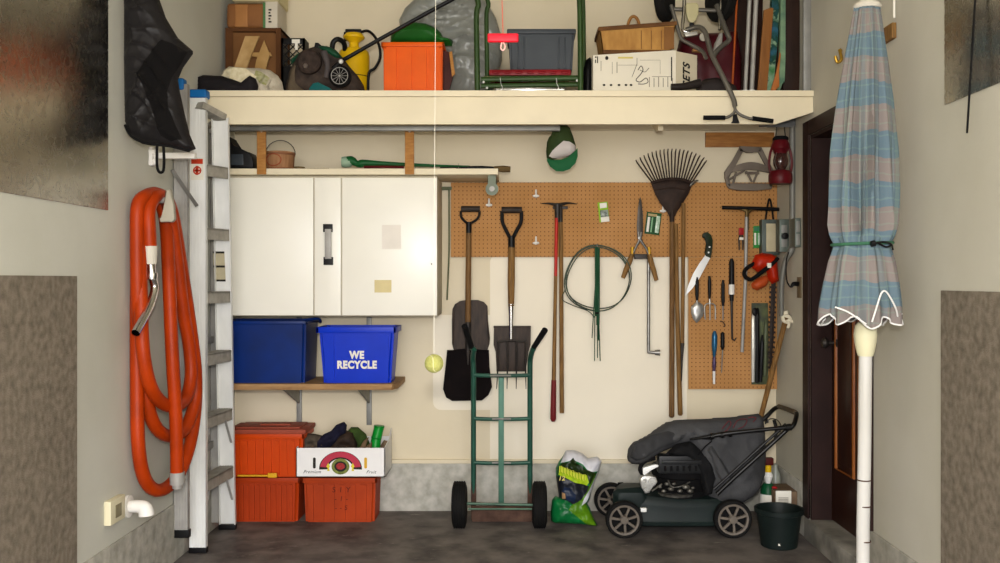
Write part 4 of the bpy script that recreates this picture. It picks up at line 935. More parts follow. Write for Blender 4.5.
# lantern
YLn=5.55
t=T('lantern','dark red hurricane lantern hanging from wires in the corner','lantern',P(780.5,184,YLn))
c0=P(780.5,184,YLn); hpx=lambda py: Z(py,YLn)-c0.z
M_lan=mat('lantern_red','#5c0e16',.4,hex2='#440a10',scale=10)
MB().lathe([(.001,hpx(184)),(.062,hpx(184)),(.068,hpx(181)),(.068,hpx(175)),(.058,hpx(171)),(.03,hpx(170)),(.001,hpx(170))],c0,'z',28).build('fuel_tank',M_lan,t)
MB().lathe([(.001,hpx(140)),(.04,hpx(140)),(.052,hpx(145)),(.054,hpx(149)),(.045,hpx(150)),(.04,hpx(152)),(.036,hpx(154)),(.001,hpx(154))],c0,'z',28).build('hood',M_lan,t)
MB().lathe([(.036,hpx(136.5)),(.045,hpx(138)),(.045,hpx(140)),(.036,hpx(141))],c0,'z',24).build('cap',M_blackm,t)
MB().lathe([(.026,hpx(170)),(.04,hpx(165)),(.043,hpx(160)),(.034,hpx(154)),(.028,hpx(153))],c0,'z',24,close=False).build('glass_globe',mat('lantern_glass','#5a3a34',.08,trans=.6,var=.02),t)
for e in (-1,1): MB().tube([c0+Vector((e*.055,0,hpx(175))),c0+Vector((e*.066,0,hpx(165))),c0+Vector((e*.06,0,hpx(154))),c0+Vector((e*.045,0,hpx(146)))],.0075,n=8,smooth=4).build('side_tube',M_lan,t)
for e in (-.5,.5): MB().tube([c0+Vector((e*.055,-.03,hpx(170))),c0+Vector((e*.09,-.042,hpx(162))),c0+Vector((e*.06,-.03,hpx(153)))],.002,n=6,smooth=3).build('guard_wire',M_steel,t)
for e in (-1,1): MB().tube([c0+Vector((e*.03,0,hpx(140))),c0+Vector((e*.022,0,hpx(127)))],.003,n=6).build('hanging_wire',M_dsteel,t)
# cap
YC=5.62
t=T('baseball_cap','dark green baseball cap with white front hanging under loft shelf','cap',P(561,171,YC))
M_capg=mat('cap_olive','#3a4a26',.85,hex2='#2b3a1e',scale=9,bump=.2)
fo=lambda x,z,qq: qq*.012*noise.noise(Vector((x*25,z*18,3)))
w=MB().puff([(553,129),(556,126),(561,124.5),(567,125),(570,128),(573,136),(576,146),(576,152),(571,156),(562,158),(553,160),(547,160),(546,152),(547,142),(549,137),(551,135)],YC,.07,.35,R=.075,fold=fo,step=.01,regions=[([(548.6,157),(552,152),(558,146.5),(563,142.5),(569,143),(575.5,146.5),(576,150),(570,155.5),(560,159),(552,158.6)],1)]); w.build('crown',[M_capg,mat('cap_white','#cdc5c0',.9,var=.05)],t)
w=MB().puff([(547,158),(552,160),(561,159.5),(568,157),(574,152),(577.5,148),(577.8,156),(575.5,163),(570,169),(563,171.5),(556,171),(550,166.5),(547,161)],YC-.05,.012,.6,R=.1,step=.012); w.build('visor',mat('cap_green','#1a5a34',.7,var=.1,bump=.15),t)
MB().ball(P(562,142.8,YC-.05),.006).build('button',M_capg,t)
w=MB().tube([P(561,124,5.6),P(561,121.5,5.6)],.004,n=6); w.build('hanging_hook',M_steel,t)
# ---------------------------------------------------------------- things on the loft shelf (base at zt)
def bxp(w,a,b,y0,y1,Y,Y2,bev=.004,zb_=None): return w.box(X(a,Y),X(b,Y),Y,Y2,zt if zb_ is None else zb_,Z(y0,Y),bev)
# big open carton
Yb=5.72; zc=Z(28,Yb)
t=T('storage_carton','dark open brown carton with light wood pieces, under the smaller box','box',(X(253,Yb),5.6,zt))
w=MB(); x0,x1=X(225.5,Yb),X(281,Yb)
w.box(x0,x0+.01,Yb,5.95,zt,zc).box(x1-.01,x1,Yb,5.95,zt,zc).box(x0,x1,5.94,5.95,zt,zc).box(x0,x1,Yb,5.95,zc-.02,zc).box(x0,x1,Yb,5.95,zt,zt+.01)
w.box(x0,x0+.045,Yb-.004,Yb,zt,zc).box(x1-.03,x1,Yb-.004,Yb,zt,zc).build('carton',M_cardd,t)
w=MB().slab([(232,95),(233,33),(236,31),(272,31),(276,34),(277,95)],Yb+.03,.01).build('inner_panel',mat('carton_inner','#7c5430',.8,var=.1),t)
for k,(pl,nm,hx) in enumerate((([(233,70),(245,36),(259.5,36),(252,53),(246,68),(245,95),(231,95)],'light_board','#cba976'),([(256,60),(264,40),(270,55),(266,66),(262,95),(250,95)],'wood_wedge','#bd9862'),([(246,52),(252,53),(270,52),(272,56),(262,58),(240,54)],'wood_slat','#c09a62'))):
    MB().slab(pl,Yb+.0+.008*k-.03,.014,.003).build(nm,mat('light_wood_%s'%'abc'[k],hx,.7,hex2='#9c7844',scale=7),t)
# box above
Yb=5.72; z2=zc+.001
t=T('parcel_box','rounded brown carton with white printed end, stacked on open carton','box',(X(252,Yb),5.6,z2))
w=MB().box(X(226,Yb),X(264,Yb),Yb,5.95,z2,Z(2.5,Yb),.032,4).build('carton',mat('carton_brown','#8a5c34',.6,hex2='#74492a',scale=5),t)
MB().box(X(235,Yb)-.003,X(248,Yb),Yb-.003,Yb+.02,z2+.004,Z(4,Yb),.012,3).build('tape_panel',mat('carton_tape','#a87444',.35,var=.08),t)
MB().box(X(263,Yb),X(265.5,Yb),Yb-.002,5.95,z2,Z(2.5,Yb),.001).build('green_edge',mat('green_edge','#4e7a4c',.6,var=.1),t)
MB().box(X(265,Yb),X(277.5,Yb),Yb,5.95,z2,Z(1.5,Yb),.003).build('white_end',mat('carton_white','#cfc6b4',.6,var=.05),t)
w=MB()
for k in range(5): w.box(X(268.5,Yb),X(271.5-(k%2),Yb),Yb-.001,Yb,Z(21-k*3,Yb),Z(22.6-k*3,Yb))
w.build('print_marks',M_ink,t)
Yb=5.71
t=T('pale_case','pale cream flat box on top of the carton stack','box',(X(256,Yb),5.8,Z(1.5,5.72)+.002))
MB().box(X(232,Yb),X(279,Yb),Yb,5.95,Z(1.5,5.72)+.002,Z(-25,Yb),.008).build('lid_box',mat('pale_cream_box','#d4c79c',.6,var=.04),t)
MB().box(X(231,Yb),X(280,Yb),Yb-.006,5.956,Z(-12,Yb),Z(-25,Yb),.006).build('lid',mat('pale_cream_box','#d4c79c'),t)
# black lattice crate
Yb=5.6
t=T('milk_crate','black lattice plastic crate behind the string trimmer machine','crate',(X(291,Yb),5.7,zt))
x0,x1,z1=X(281,Yb),X(304.5,Yb),Z(38,Yb)
w=MB().box(x0,x1,Yb,Yb+.012,z1-.035,z1,.003).box(x0,x1,Yb,Yb+.012,zt,Z(66,Yb),.003).box(x0,x0+.014,Yb,Yb+.012,zt,z1).box(x1-.012,x1,Yb,Yb+.012,zt,z1).box(x1-.01,x1,Yb,5.72,zt,z1).box(x0,x0+.01,Yb,5.72,zt,z1).build('crate_frame',M_black,t)
za=Z(66,Yb); zb2=z1-.03
w=MB()
for k in range(-5,7):
    for s_ in (1,-1):
        xa=x0+k*.045; 
        p0=Vector((xa,Yb+.006,za)); p1=Vector((xa+s_*(zb2-za),Yb+.006,zb2))
        # clip in x
        def clip(p,qv,xl_,xh):
            d=qv-p; t0,t1=0,1
            for lim,sg in ((xl_,1),(xh,-1)):
                a=(p.x-lim)*sg; b_=d.x*sg
                if abs(b_)<1e-9: 
                    if a<0: return None
                    continue
                tt=-a/b_
                if b_>0: t0=max(t0,tt)
                else: t1=min(t1,tt)
            return (p+d*t0,p+d*t1) if t1-t0>.05 else None
        c=clip(p0,p1,x0+.01,x1-.01)
        if c: w.bar(c[0],c[1],.006,.008,up=(0,1,0))
w.build('lattice',M_black,t)
MB().box(X(292,Yb),X(300,Yb),Yb-.006,Yb-.001,Z(43.5,Yb),Z(39.5,Yb),.001).box(X(295,Yb),X(298,Yb),Yb-.006,Yb-.001,Z(50,Yb),Z(43,Yb),.001).build('white_tag',M_paper,t)
# papers and plastic bag, black pouch
w=MB().puff([(218,92),(219,80),(224,70),(229,66.5),(245,68),(258,68),(270,70),(278,76),(282,82),(284,92),(283,98),(220,98)],5.42,.05,.6,R=.05,fold=lambda x,z,q_:q_*(.02*noise.noise(Vector((x*30,z*30,2)))+.02*ridge(x,z,.6,16,3)+.015*ridge(x,z,-.7,20,4)),step=.012,regions=[([(222,80),(230,68),(246,70),(254,76),(247,84),(240,82),(230,78)],1),([(258,72),(264,74),(272,80),(268,87),(262,85),(257,78)],2)])
tag(w.build('paper_bag',[mat('pale_plastic_bag','#c4bba8',.5,hex2='#a09684',scale=25),mat('cream_paper','#d8cfb4',.7,hex2='#b8ac88',scale=30),mat('leaf_print','#8a8a50',.7,hex2='#a7a288',scale=60)]),'crumpled pale plastic bag of papers before the open carton','bag')
w=MB(); w.prism([(X(a,5.36),Z(b,5.36)) for a,b in ((229,80),(233,67.5),(246,68.5),(257,77),(246,85.5),(238,82))],(0,5.355,0),(1,0,0),(0,0,1),(0,1,0),.004)
tag(w.build('leaflet',mat('leaflet_paper','#ddd3b6',.7,hex2='#c2b48a',scale=40)),'cream printed leaflet lying over the pale plastic bag','leaflet')
w=MB().puff([(197,96),(198,77),(203,75),(222,76),(232,79),(241,82.5),(245,79),(250,75.5),(256,79),(258.5,86),(257,96)],5.32,.045,.8,R=.04,step=.012)
tag(w.build('tool_pouch',mat('black_cloth','#1d1a1d',.8,var=.15,bump=.2)),'black cloth pouch at the left end of the loft shelf','pouch')
# electric mower-like machine
Yb=5.5
t=T('edger_machine','dark dusty garden machine with teal underside and long black handle','garden machine',(X(325,Yb),5.65,zt))
M_dusty=mat('dusty_black','#2d2623',.8,hex2='#463a32',scale=16,bump=.2)
M_teal2=mat('dark_teal','#0f5c5c',.45,var=.12)
fo=lambda x,z,q_: q_*(.024*noise.noise(Vector((x*20,z*20,7)))+.02*ridge(x,z,.9,14,7))
w=MB().puff([(285,98),(286,86),(290,70),(296,58),(304,51),(313,47),(318,46),(327,46),(336,50),(343,58),(349,66),(358,76),(364,86),(366,98)],Yb,.09,1,R=.09,fold=fo,step=.012); w.build('housing',M_dusty,t)
w=MB().puff([(316,47),(322,45.5),(330,47),(337,51),(342,57),(336,59),(326,54)],Yb-.06,.03,1,R=.03,step=.01).puff([(290,60),(297,54),(304,50),(299,57),(292,64)],Yb-.05,.02,1,R=.02,step=.008); w.build('green_cover',mat('dark_leaf_green','#14462e',.5,var=.12),t)
MB().slab([(314,47),(315,42.5),(318,42.5),(321,45),(320,49)],Yb-.07,.05,.004).build('switch_knob',M_black,t)
w=MB().lathe([(.001,-.03),(.055,-.03),(.068,-.02),(.072,0),(.068,.02),(.001,.03)],(X(313,Yb),Yb-.1,Z(66,Yb)),'y',24); w.build('motor_cap',mat('dusty_brown','#3c302a',.8,hex2='#241d1a',scale=30,bump=.3),t)
MB().ball((X(310.5,Yb),Yb-.132,Z(71,Yb)),.014).build('hub_bolt',mat('dusty_grey','#6e625a',.7,var=.2),t)
w=MB().puff([(286,98),(288,84),(291,70),(295,63),(300,68),(297,82),(304,90),(302,98)],Yb-.07,.02,1,R=.03,step=.01); w.build('dusty_guard',mat('dusty_tan','#5c5040',.85,hex2='#3e352b',scale=14),t)
w=MB().slab([(309,98),(309,88),(313,83),(318,82),(330,88),(336,98)],Yb-.11,.08,.006).build('teal_base',M_teal2,t)
w=MB().tube([(X(328,Yb),Yb-.12,Z(57,Yb)),(X(332,Yb),Yb-.13,Z(70,Yb)),(X(330,Yb),Yb-.12,Z(82,Yb))],[.02,.014,.014],n=10,smooth=3); w.build('arm',mat('dusty_grey2','#4a4444',.6,var=.2),t)
wl=MB().lathe([(.001,-.02),(.052,-.02),(.062,-.012),(.062,.012),(.052,.02),(.001,.02)],(X(344,Yb),Yb-.12,Z(81,Yb)),'y',28).build('wheel',M_blackm,t)
w=MB().torus((X(344,Yb),Yb-.143,Z(81,Yb)),.046,.002,n=32,m=6).ball((X(344,Yb),Yb-.142,Z(81,Yb)),.007)
for k in range(12):
    a=k*PI/6; w.tube([(X(344,Yb)+.01*math.cos(a),Yb-.142,Z(81,Yb)+.01*math.sin(a)),(X(344,Yb)+.045*math.cos(a),Yb-.142,Z(81,Yb)+.045*math.sin(a))],.0012,n=4)
w.build('wheel_spokes',M_alud,wl)
MB().tube([P(334,69,5.38),P(342,61,5.36),P(352,55,5.34),P(398,29,5.3),P(440,6,5.28),P(470,-10,5.27)],[.02,.013,.011,.011,.0115,.012],n=10,smooth=3).build('long_handle',M_black,t)
MB().ball(P(341,61.5,5.34),.013).build('clamp_bolt',M_alu,t)
# yellow sprayer
Yb=5.7
t=T('pump_sprayer','yellow garden pump sprayer with black handle and hose','sprayer',(X(353,Yb),5.75,zt))
s0=(X(354,5.75),5.75,0)
w=MB().lathe([(.001,zt),(.088,zt),(.092,zt+.02),(.092,Z(56,5.75)),(.086,Z(52,5.75)),(.07,Z(49.5,5.75)),(.03,Z(49,5.75)),(.03,Z(46,5.75)),(.028,Z(43,5.75)),(.04,Z(41,5.75)),(.062,Z(38.5,5.75)),(.064,Z(37,5.75)),(.055,Z(35,5.75)),(.05,Z(34,5.75)),(.001,Z(34,5.75))],s0,'z',36)
w.build('tank',M_yellow,t)
MB().lathe([(.0925,Z(78,5.75)),(.0935,Z(77.5,5.75)),(.0925,Z(77,5.75))],s0,'z',36,close=False).build('seam',mat('dark_yellow','#6b5410',.6,var=.1),t)
w=MB().box(X(344,5.7),X(360.5,5.7),5.73,5.77,Z(34,5.75),Z(29.5,5.75),.008)
w.tube([P(345,32,5.75),P(344,37,5.75),P(346,41,5.75)],.006,n=8).tube([P(360,32,5.75),P(358,37,5.75)],.008,n=8); w.build('pump_handle',M_black,t)
MB().tube([P(332,50,5.62),P(333,43,5.62),P(337,39.3,5.62),P(342,41,5.64),P(344.5,45,5.66),P(345,50,5.68)],.015,n=10,smooth=4).build('carry_loop',M_black,t)
MB().tube([P(361,32,5.74),P(368,31,5.72),P(375,37,5.7),P(379.5,47,5.68),P(380,58,5.68),P(375,68,5.68),P(369,73,5.68),P(368,90,5.68)],.0085,n=8,smooth=4).build('spray_hose',M_black,t)
# orange tote with green lid beside
Yb=5.42
t=tote('bright orange ribbed tub on the loft shelf','','','','','','','') if False else None
t=T('storage_tote','bright orange ribbed tub on the loft shelf left of grey sack','storage box',(X(412,Yb),5.55,zt))
tub(t,X(381,Yb),X(444,Yb),Yb,5.70,zt,Z(42,Yb),.012,M_orange,rim=.01,rimh=.025,ribs=[(.06,.24,.04,.88),(.3,.48,.04,.88),(.53,.72,.04,.88),(.78,.95,.04,.88)])
w=MB().puff([(390,46),(391,34),(395,29),(403,24.5),(412,22),(426,23.5),(436,28),(441,33),(443,37),(450,38.5),(453,41),(452,46)],5.6,.09,.9,R=.07,step=.014,fold=lambda x,z,q_:q_*.006*math.sin(z*90))
tag(w.build('green_tarp_lid',mat('leaf_green_plastic','#1d5c1c',.5,var=.12)),'dark green domed plastic tray resting in the orange tub','tray')
w=MB().slab([(443,50),(449,52),(452,70),(453,76),(447,98),(443,98)],5.5,.02,.003).build('board_scrap',mat('dark_panel','#4a2420',.6,var=.2))
tag(w,'dark reddish board edge between the orange tub and grey sack','board')
w=MB().slab([(449,52),(452,51),(455,74),(452,77)],5.46,.012,.002); tag(w.build('tan_strip',M_wood),'thin tan wood strip beside the orange tub','strip')
# grey sack
sk=lambda x,z,q_: q_*(.03*noise.noise(Vector((x*9,z*14,5)))+.03*ridge(x,z,.5,8,3)+.025*ridge(x,z,-.4,11,6)+.02*ridge(x,z,1.3,9,8))
w=MB().puff([(430,100),(422,60),(402,38),(399,20),(405,8),(418,-4),(440,-14),(470,-12),(487,2),(496,18),(502,38),(502,60),(496,80),(490,100)],5.87,.08,.5,R=.13,step=.012,fold=sk)
tag(w.build('garbage_sack',mat('grey_sack','#8a8c86',.28,hex2='#767872',scale=6,bump=.35,bscale=22),smooth=50),'big bulging grey plastic sack behind the orange tub','sack')
# green tubular frame
M_gt=mat('green_tube','#2f4a1e',.4,.1,var=.15)
t=T('tube_frame','dark green tubular steel cart frame on the loft shelf','cart frame',P(530,90,5.5))
for a,Y_ in ((477,5.33),(487,5.5)):
    MB().tube([P(a+.5,95,Y_),P(a,60,Y_),P(a-.5,14,Y_),P(a+1.5,4,Y_),P(a-4,-12,Y_)],.0155 if a==477 else .013,n=12,smooth=3).build('upright',M_gt,t)
for a,Y_ in ((580.5,5.33),(584,5.5)):
    MB().tube([P(a,95,Y_),P(a,60,Y_),P(a-.5,14,Y_),P(a-1.5,-12,Y_)],.0155 if a==580.5 else .012,n=12,smooth=3).build('upright',M_gt,t)
w=MB()
for y_,Y_,r_ in ((79.5,5.36,.015),(86,5.36,.013),):
    w.tube([P(481,y_,Y_),P(530,y_-1,Y_),P(578,y_-1.5,Y_)],r_,n=10)
w.build('cross_tubes',M_gt,t)
MB().box(X(484,5.38),X(576,5.38),5.375,5.40,Z(81,5.38),Z(76,5.38),.003).build('slat',mat('olive_slat','#5f6440',.6,var=.12),t)
for a,b in ((483.5,82),(487,88),(577,80.5),(579,86)): MB().ball(P(a,b,5.34),.007,seg=10).build('bolt',M_alu,t)
for a in (500,556): MB().tube([P(a,77,5.35),P(a+1,84,5.33),P(a+2.5,88,5.33),P(a-1,92,5.33)],.0015,n=5,smooth=3).build('wire_tie',M_alu,t)
w=MB().box(X(489,5.42),X(571,5.42),5.4,5.7,Z(76,5.42)-.0,Z(70,5.42),.01)
for k in range(7): w.ball(P(496+k*11.5,72.5,5.4),.012,2,.5,.7,10)
tag(w.build('red_mat',mat('red_plastic','#84101a',.4,var=.12)),'dark red ribbed plastic tray below the grey bin','tray')
t=T('storage_bin','dark grey plastic bin upside in the green tubular frame','storage box',(X(540,5.45),5.6,Z(70,5.42)+.001))
x0,x1,za,zb3=X(508,5.45),X(575,5.45),Z(70,5.42)+.001,Z(30,5.45)
w=MB(); b=w.b
def taper(w,x0,x1,y0,y1,z0,z1,i0,i1,bev):
    b=w.b; A=[b.verts.new(p) for p in ((x0+i0,y0+i0,z0),(x1-i0,y0+i0,z0),(x1-i0,y1-i0,z0),(x0+i0,y1-i0,z0))]; B=[b.verts.new(p) for p in ((x0+i1,y0+i1,z1),(x1-i1,y0+i1,z1),(x1-i1,y1-i1,z1),(x0+i1,y1-i1,z1))]
    f=[b.faces.new(A[::-1]),b.faces.new(B)]+[b.faces.new((A[k],A[(k+1)%4],B[(k+1)%4],B[k])) for k in range(4)]
    w._tag(f)
    if bev: bmesh.ops.bevel(b,geom=list({e for q_ in f for e in q_.edges}),offset=bev,segments=3,affect='EDGES')
    return w
M_gbin=mat('grey_bin','#3e4348',.45,var=.06)
taper(w,x0,x1,5.45,5.8,za,zb3,.015,.002,.012); w.build('body',M_gbin,t)
MB().box(x0-.006,x1+.006,5.44,5.806,Z(34,5.45),Z(29,5.45),.008).build('rim',M_gbin,t)
for a in (517,523,558,564): MB().box(X(a,5.45),X(a+2,5.45),5.452,5.47,Z(68,5.45),Z(37,5.45),.003).build('rib',M_gbin,t)
w=MB().lathe([(.001,-.2),(.045,-.2),(.05,-.19),(.05,.19),(.045,.2),(.001,.2)],(X(530,5.5),5.5,zt+.055),'x',24)
tag(w.build('steel_drum',M_chrome),'shiny metal cylinder lying beneath the green frame','cylinder')
w=MB().puff([(582,98),(583,70),(586,60),(590,57),(593,62),(593,98)],5.45,.04,1,R=.04,step=.012); tag(w.build('black_sack',mat('black_glossy','#0f0f10',.3,var=.2,bump=.2)),'small glossy black bag between green frame and white box','bag')
# white printed box
Yb=5.32
zwb=Z(55,Yb); t=T('printed_box','white printed appliance box under the wooden basket','box',(X(640,Yb),5.5,zt))
w=MB(); pts=[(X(593,Yb),zt),(X(676,Yb),zt),(X(676,Yb),Z(50,Yb)),(X(593,Yb),Z(55,Yb))]
w.prism(pts,(0,Yb,0),(1,0,0),(0,0,1),(0,1,0),.3,.003)
w.build('carton',mat('white_carton','#ddd6c4',.6,var=.03),t)
w=MB().prism([(X(676,Yb),Yb),(X(697,5.42),5.42),(X(697,5.42),Yb+.32),(X(676,Yb),Yb+.3)],(0,0,zt),(1,0,0),(0,1,0),(0,0,1),Z(51,Yb)-zt,.002).build('carton_end',mat('cream_carton','#d8cdb2',.6,var=.03),t)
def ink(w,a,b,c,d): w.box(X(a,Yb),X(b,Yb),Yb-.0015,Yb,Z(d,Yb),Z(c,Yb))
M_inkg=mat('print_grey','#8d8678',.7,var=.05)
w=MB()
w.tube([P(x,y,Yb-.002) for x,y in ((638,70),(641,66),(643,70),(640,75),(636,80),(640,82),(646,78),(648,82),(644,84),(638,84))],.0022,n=5,smooth=4)
w.tube([P(x,y,Yb-.002) for x,y in ((632,77),(637,64),(637,58))],.0012,n=5).tube([P(x,y,Yb-.002) for x,y in ((640,70),(645,72),(649,68))],.0014,n=5,smooth=3)
for x in (604,611,619,626,631):
    w.ball(P(x,85,Yb-.001),.006,1.3,.1,1,8)
w.ball(P(606.8,58,Yb-.001),.011,1,.1,1,6)
ink(w,595,596.5,56.5,58);ink(w,597,598,56.5,63);ink(w,595,596,59.5,63)
w.build('drawing',M_ink,t,label='printed line drawing')
w=MB()
for k in range(6): ink(w,649+k*4.6,649.8+k*4.6,77+(k%2),87)
ink(w,652,671,76.4,76.9); ink(w,612,612.5,62,74); ink(w,616.6,617.4,62,73); ink(w,600.7,601.3,61,71); ink(w,677.7,678.6,57,83) if False else None
ink(w,618,638,65,65.3); ink(w,640,660,60,60.3); ink(w,660,660.3,60,74)
w.build('fine_print',M_inkg,t)
w=MB(); ink(w,618,633,56.8,58.6); w.build('yellow_line',mat('print_pale_yellow','#cbbb6a',.6,var=.03),t)
w=MB(); w.box(X(671,Yb),X(672.2,Yb),Yb-.0015,Yb,Z(81,Yb),Z(57,Yb)); w.build('spine_print',M_ink,t)
text('SETS','end_lettering',.075,(X(687,5.38)-.004,5.3655,Z(76,5.38)),M_ink,t,rot=(PI/2,-PI/2,math.atan2(.1,X(697,5.42)-X(676,Yb))),shear=.25,bold=.002,sx=.8)
# basket
Yb=5.4
t=T('wooden_basket','wooden splint trug basket with handle standing on the white box','basket',(X(638,Yb),5.5,zwb+.02))
M_splint=mat('splint_wood','#b58746',.6,hex2='#9a6c34',scale=6,stretch=(4,4,1.5))
M_splintd=mat('splint_dark','#6e4824',.65,hex2='#53351a',scale=8)
w=MB(); b=w.b
xa,xb,xc,xd=X(599.5,Yb),X(676,Yb),X(603,Yb),X(671,Yb); z0_,z1_=Z(51.5,5.32)+.012,Z(27,Yb)
fr=[(xc,z0_),(xd,z0_+.0),(xb,z1_+.02),(xa,z1_-.01)]
w.prism(fr,(0,Yb,0),(1,0,0),(0,0,1),(0,1,0),.006).prism(fr,(0,Yb+.24,0),(1,0,0),(0,0,1),(0,1,0),.006)
w.box(xc,xd,Yb,Yb+.24,z0_,z0_+.006); w.bar((xc+.003,Yb+.12,z0_),(xa+.003,Yb+.12,z1_-.01),.24,.006,up=(1,0,0)).bar((xd-.003,Yb+.12,z0_),(xb-.003,Yb+.12,z1_+.02),.24,.006,up=(1,0,0))
w.build('basket_body',M_splint,t)
MB().bar((xa-.004,Yb-.004,z1_-.012),(xb+.004,Yb-.004,z1_+.02),.008,.022).bar((xa-.004,Yb+.25,z1_-.012),(xb+.004,Yb+.25,z1_+.02),.008,.022).bar((xa-.004,Yb,z1_-.012),(xa-.004,Yb+.25,z1_-.012),.008,.02).bar((xb+.004,Yb,z1_+.02),(xb+.004,Yb+.25,z1_+.02),.008,.02).build('rim_band',M_splintd,t)
MB().box(xc-.002,xd+.002,Yb-.004,Yb+.0,z0_-.004,z0_+.016,.002).build('base_band',M_splintd,t)
for px_ in (641,651,661): MB().box(X(px_,Yb),X(px_+.6,Yb),Yb-.002,Yb,z0_+.02,z1_-.02).build('seam',M_splintd,t)
MB().box(X(664,Yb),X(674,Yb),Yb-.005,Yb-.001,z0_+.02,z1_-.0,.002).build('dark_end_panel',mat('splint_mid','#83592e',.65,var=.12),t)
hx=X(636,5.52); zz=Z(24,5.52)
pts=[(hx+.03*math.cos(a),Yb+.12,z1_-.01+.09*math.sin(a)) for a in [PI*k/10 for k in range(11)]]
pts=[(hx-.0,Yb+.0+.24*k/10,z1_-.01+.075*math.sin(PI*k/10)) for k in range(11)]
MB().tube([(X(634,Yb)+.034*math.cos(PI-PI*k/10),Yb+.02,z1_-.01+.075*math.sin(PI*k/10)) for k in range(11)],.009,n=10,smooth=2).build('handle',mat('handle_splint','#9a6c38',.6,hex2='#7a5028',scale=9),t)
# golf trolley
t=T('golf_trolley','folded two-wheeled pull trolley with curved grey tubes','trolley',P(690,88,5.45))
M_tubeg=mat('trolley_grey','#6e6a62',.4,.5,var=.15)
for a,r1_ in ((664.5,1),(721,1)):
    wl=MB().lathe([(.085,-.03),(.125,-.03),(.138,-.015),(.138,.015),(.125,.03),(.085,.03)],(0,0,0),'x',36)
    bmesh.ops.rotate(wl.b,verts=wl.b.verts,cent=(0,0,0),matrix=Matrix.Rotation(math.radians(-24 if a<700 else 20),3,'Z'))
    bmesh.ops.translate(wl.b,verts=wl.b.verts,vec=P(a,-2.5,5.45)); wh=wl.build('wheel',M_rubber,t)
    dk=MB().lathe([(.001,-.012),(.088,-.016),(.092,0),(.088,.016),(.001,.012)],(0,0,0),'x',28)
    bmesh.ops.rotate(dk.b,verts=dk.b.verts,cent=(0,0,0),matrix=Matrix.Rotation(math.radians(-24 if a<700 else 20),3,'Z'))
    bmesh.ops.translate(dk.b,verts=dk.b.verts,vec=P(a,-2.5,5.45)); dk.build('wheel_disc',M_alud,wh)
MB().tube([P(668,9,5.45),P(717,10.5,5.45)],.012,n=10).build('axle',M_tubeg,t)
for nm,pts,r_,mm in (('chrome_tube',[(684.5,-20,5.4),(684,10,5.4),(682.5,26,5.39),(684,31,5.38),(690,33,5.38)],.010,M_chrome),
    ('grey_tube',[(671,5,5.42),(676,22,5.41),(681,38,5.4),(690,44,5.38),(702,51,5.35),(706,58,5.3)],.011,M_tubeg),
    ('curved_tube',[(686,30,5.38),(694,27.5,5.36),(700,27.5,5.34),(705,32,5.32),(708,42,5.3),(712,55,5.27),(722,75,5.22),(733,98,5.19),(735,106,5.18)],.014,M_tubeg),
    ('grey_tube',[(717,5,5.42),(722,20,5.38),(727,33,5.35),(729,40,5.34),(722,46,5.32),(716,52,5.29),(713,57,5.27)],.014,M_tubeg),
    ('chrome_tube',[(724,-20,5.4),(720.5,10,5.4),(719.5,30,5.38)],.008,M_chrome),
    ('grip_tube',[(734,103,5.18),(735,110,5.17),(732,114.5,5.17),(727,117.3,5.17),(722,117.8,5.17)],.008,M_tubeg),
    ('grip_tube',[(734,103,5.18),(735.5,110,5.17),(740,114.5,5.17),(748,118,5.17),(756,119.5,5.17)],.008,M_tubeg)):
    MB().tube([P(*a) for a in pts],r_,n=12,smooth=5).build(nm,mm,t)
MB().tube([P(703.5,117.7,5.17),P(725,117.7,5.17)],.0125,n=12).build('rubber_grip',M_blackm,t)
MB().tube([P(752.5,118.3,5.17),P(773,121.2,5.17)],.0125,n=12).build('rubber_grip',M_blackm,t)
w=MB().slab([(733,114),(737,114),(738.5,121.5),(740,123),(731,123),(733.5,121)],5.17,.012,.003).build('lever',M_black,t)
w=MB().slab([(687,2.5),(697,2.5),(699,5),(698.5,14),(696,20.5),(692,23.5),(688.5,20.5),(686.5,14),(686,5)],5.36,.03,.006).build('cream_cup',mat('cream_cup','#b8b088',.5,var=.08),t)
MB().box(X(690,5.36),X(694,5.36),5.355,5.385,Z(26,5.36),Z(22.5,5.36),.003).build('cup_clip',M_black,t)
w=MB().lathe([(.001,0),(.024,0),(.022,-.008),(.001,-.009)],P(703.5,37,5.33),'y',20).build('white_disc',mat('disc','#a8a294',.5,var=.1),t)
MB().slab([(684,33),(697,31),(698,34.5),(686,36.5)],5.35,.02,.003).build('white_clip',mat('clip_grey','#a7a49a',.4,.4,var=.08),t)
MB().tube([P(721,34,5.35),P(718,45,5.33),P(714,52,5.3)],[.01,.022,.008],n=10,smooth=3).build('bracket_arm',M_alud,t)
# maroon bag behind trolley
w=MB().puff([(676,98),(677,50),(680,37),(700,33),(722,33),(737,30),(742,60),(741,98)],5.6,.1,.8,R=.1,step=.02,fold=lambda x,z,q_:q_*.01*noise.noise(Vector((x*16,z*8,4))))
tag(w.build('golf_bag',mat('maroon_vinyl','#4f141c')),'dark maroon vinyl bag behind the grey trolley tubes','bag')
w=MB().tube([P(671,87,5.3),P(684,86.5,5.3),P(700,83,5.32)],[.018,.02,.024],n=14,smooth=4).puff([(694,98),(697,84),(705,79),(716,77.5),(726,80),(736,86),(740,98)],5.36,.04,.8,R=.04,step=.012)
bb=tag(w.build('club_grip_bag',mat('dark_leatherette','#2b2422',.6,var=.2)),'dark padded bag with cylindrical grip before the maroon bag','bag')
w=MB().slab([(693,48.5),(703,48.5),(703,51.5),(693,51)],5.4,.04,.002); tag(w.build('cardboard_flap',M_card),'small brown cardboard flap above the white box end','flap')
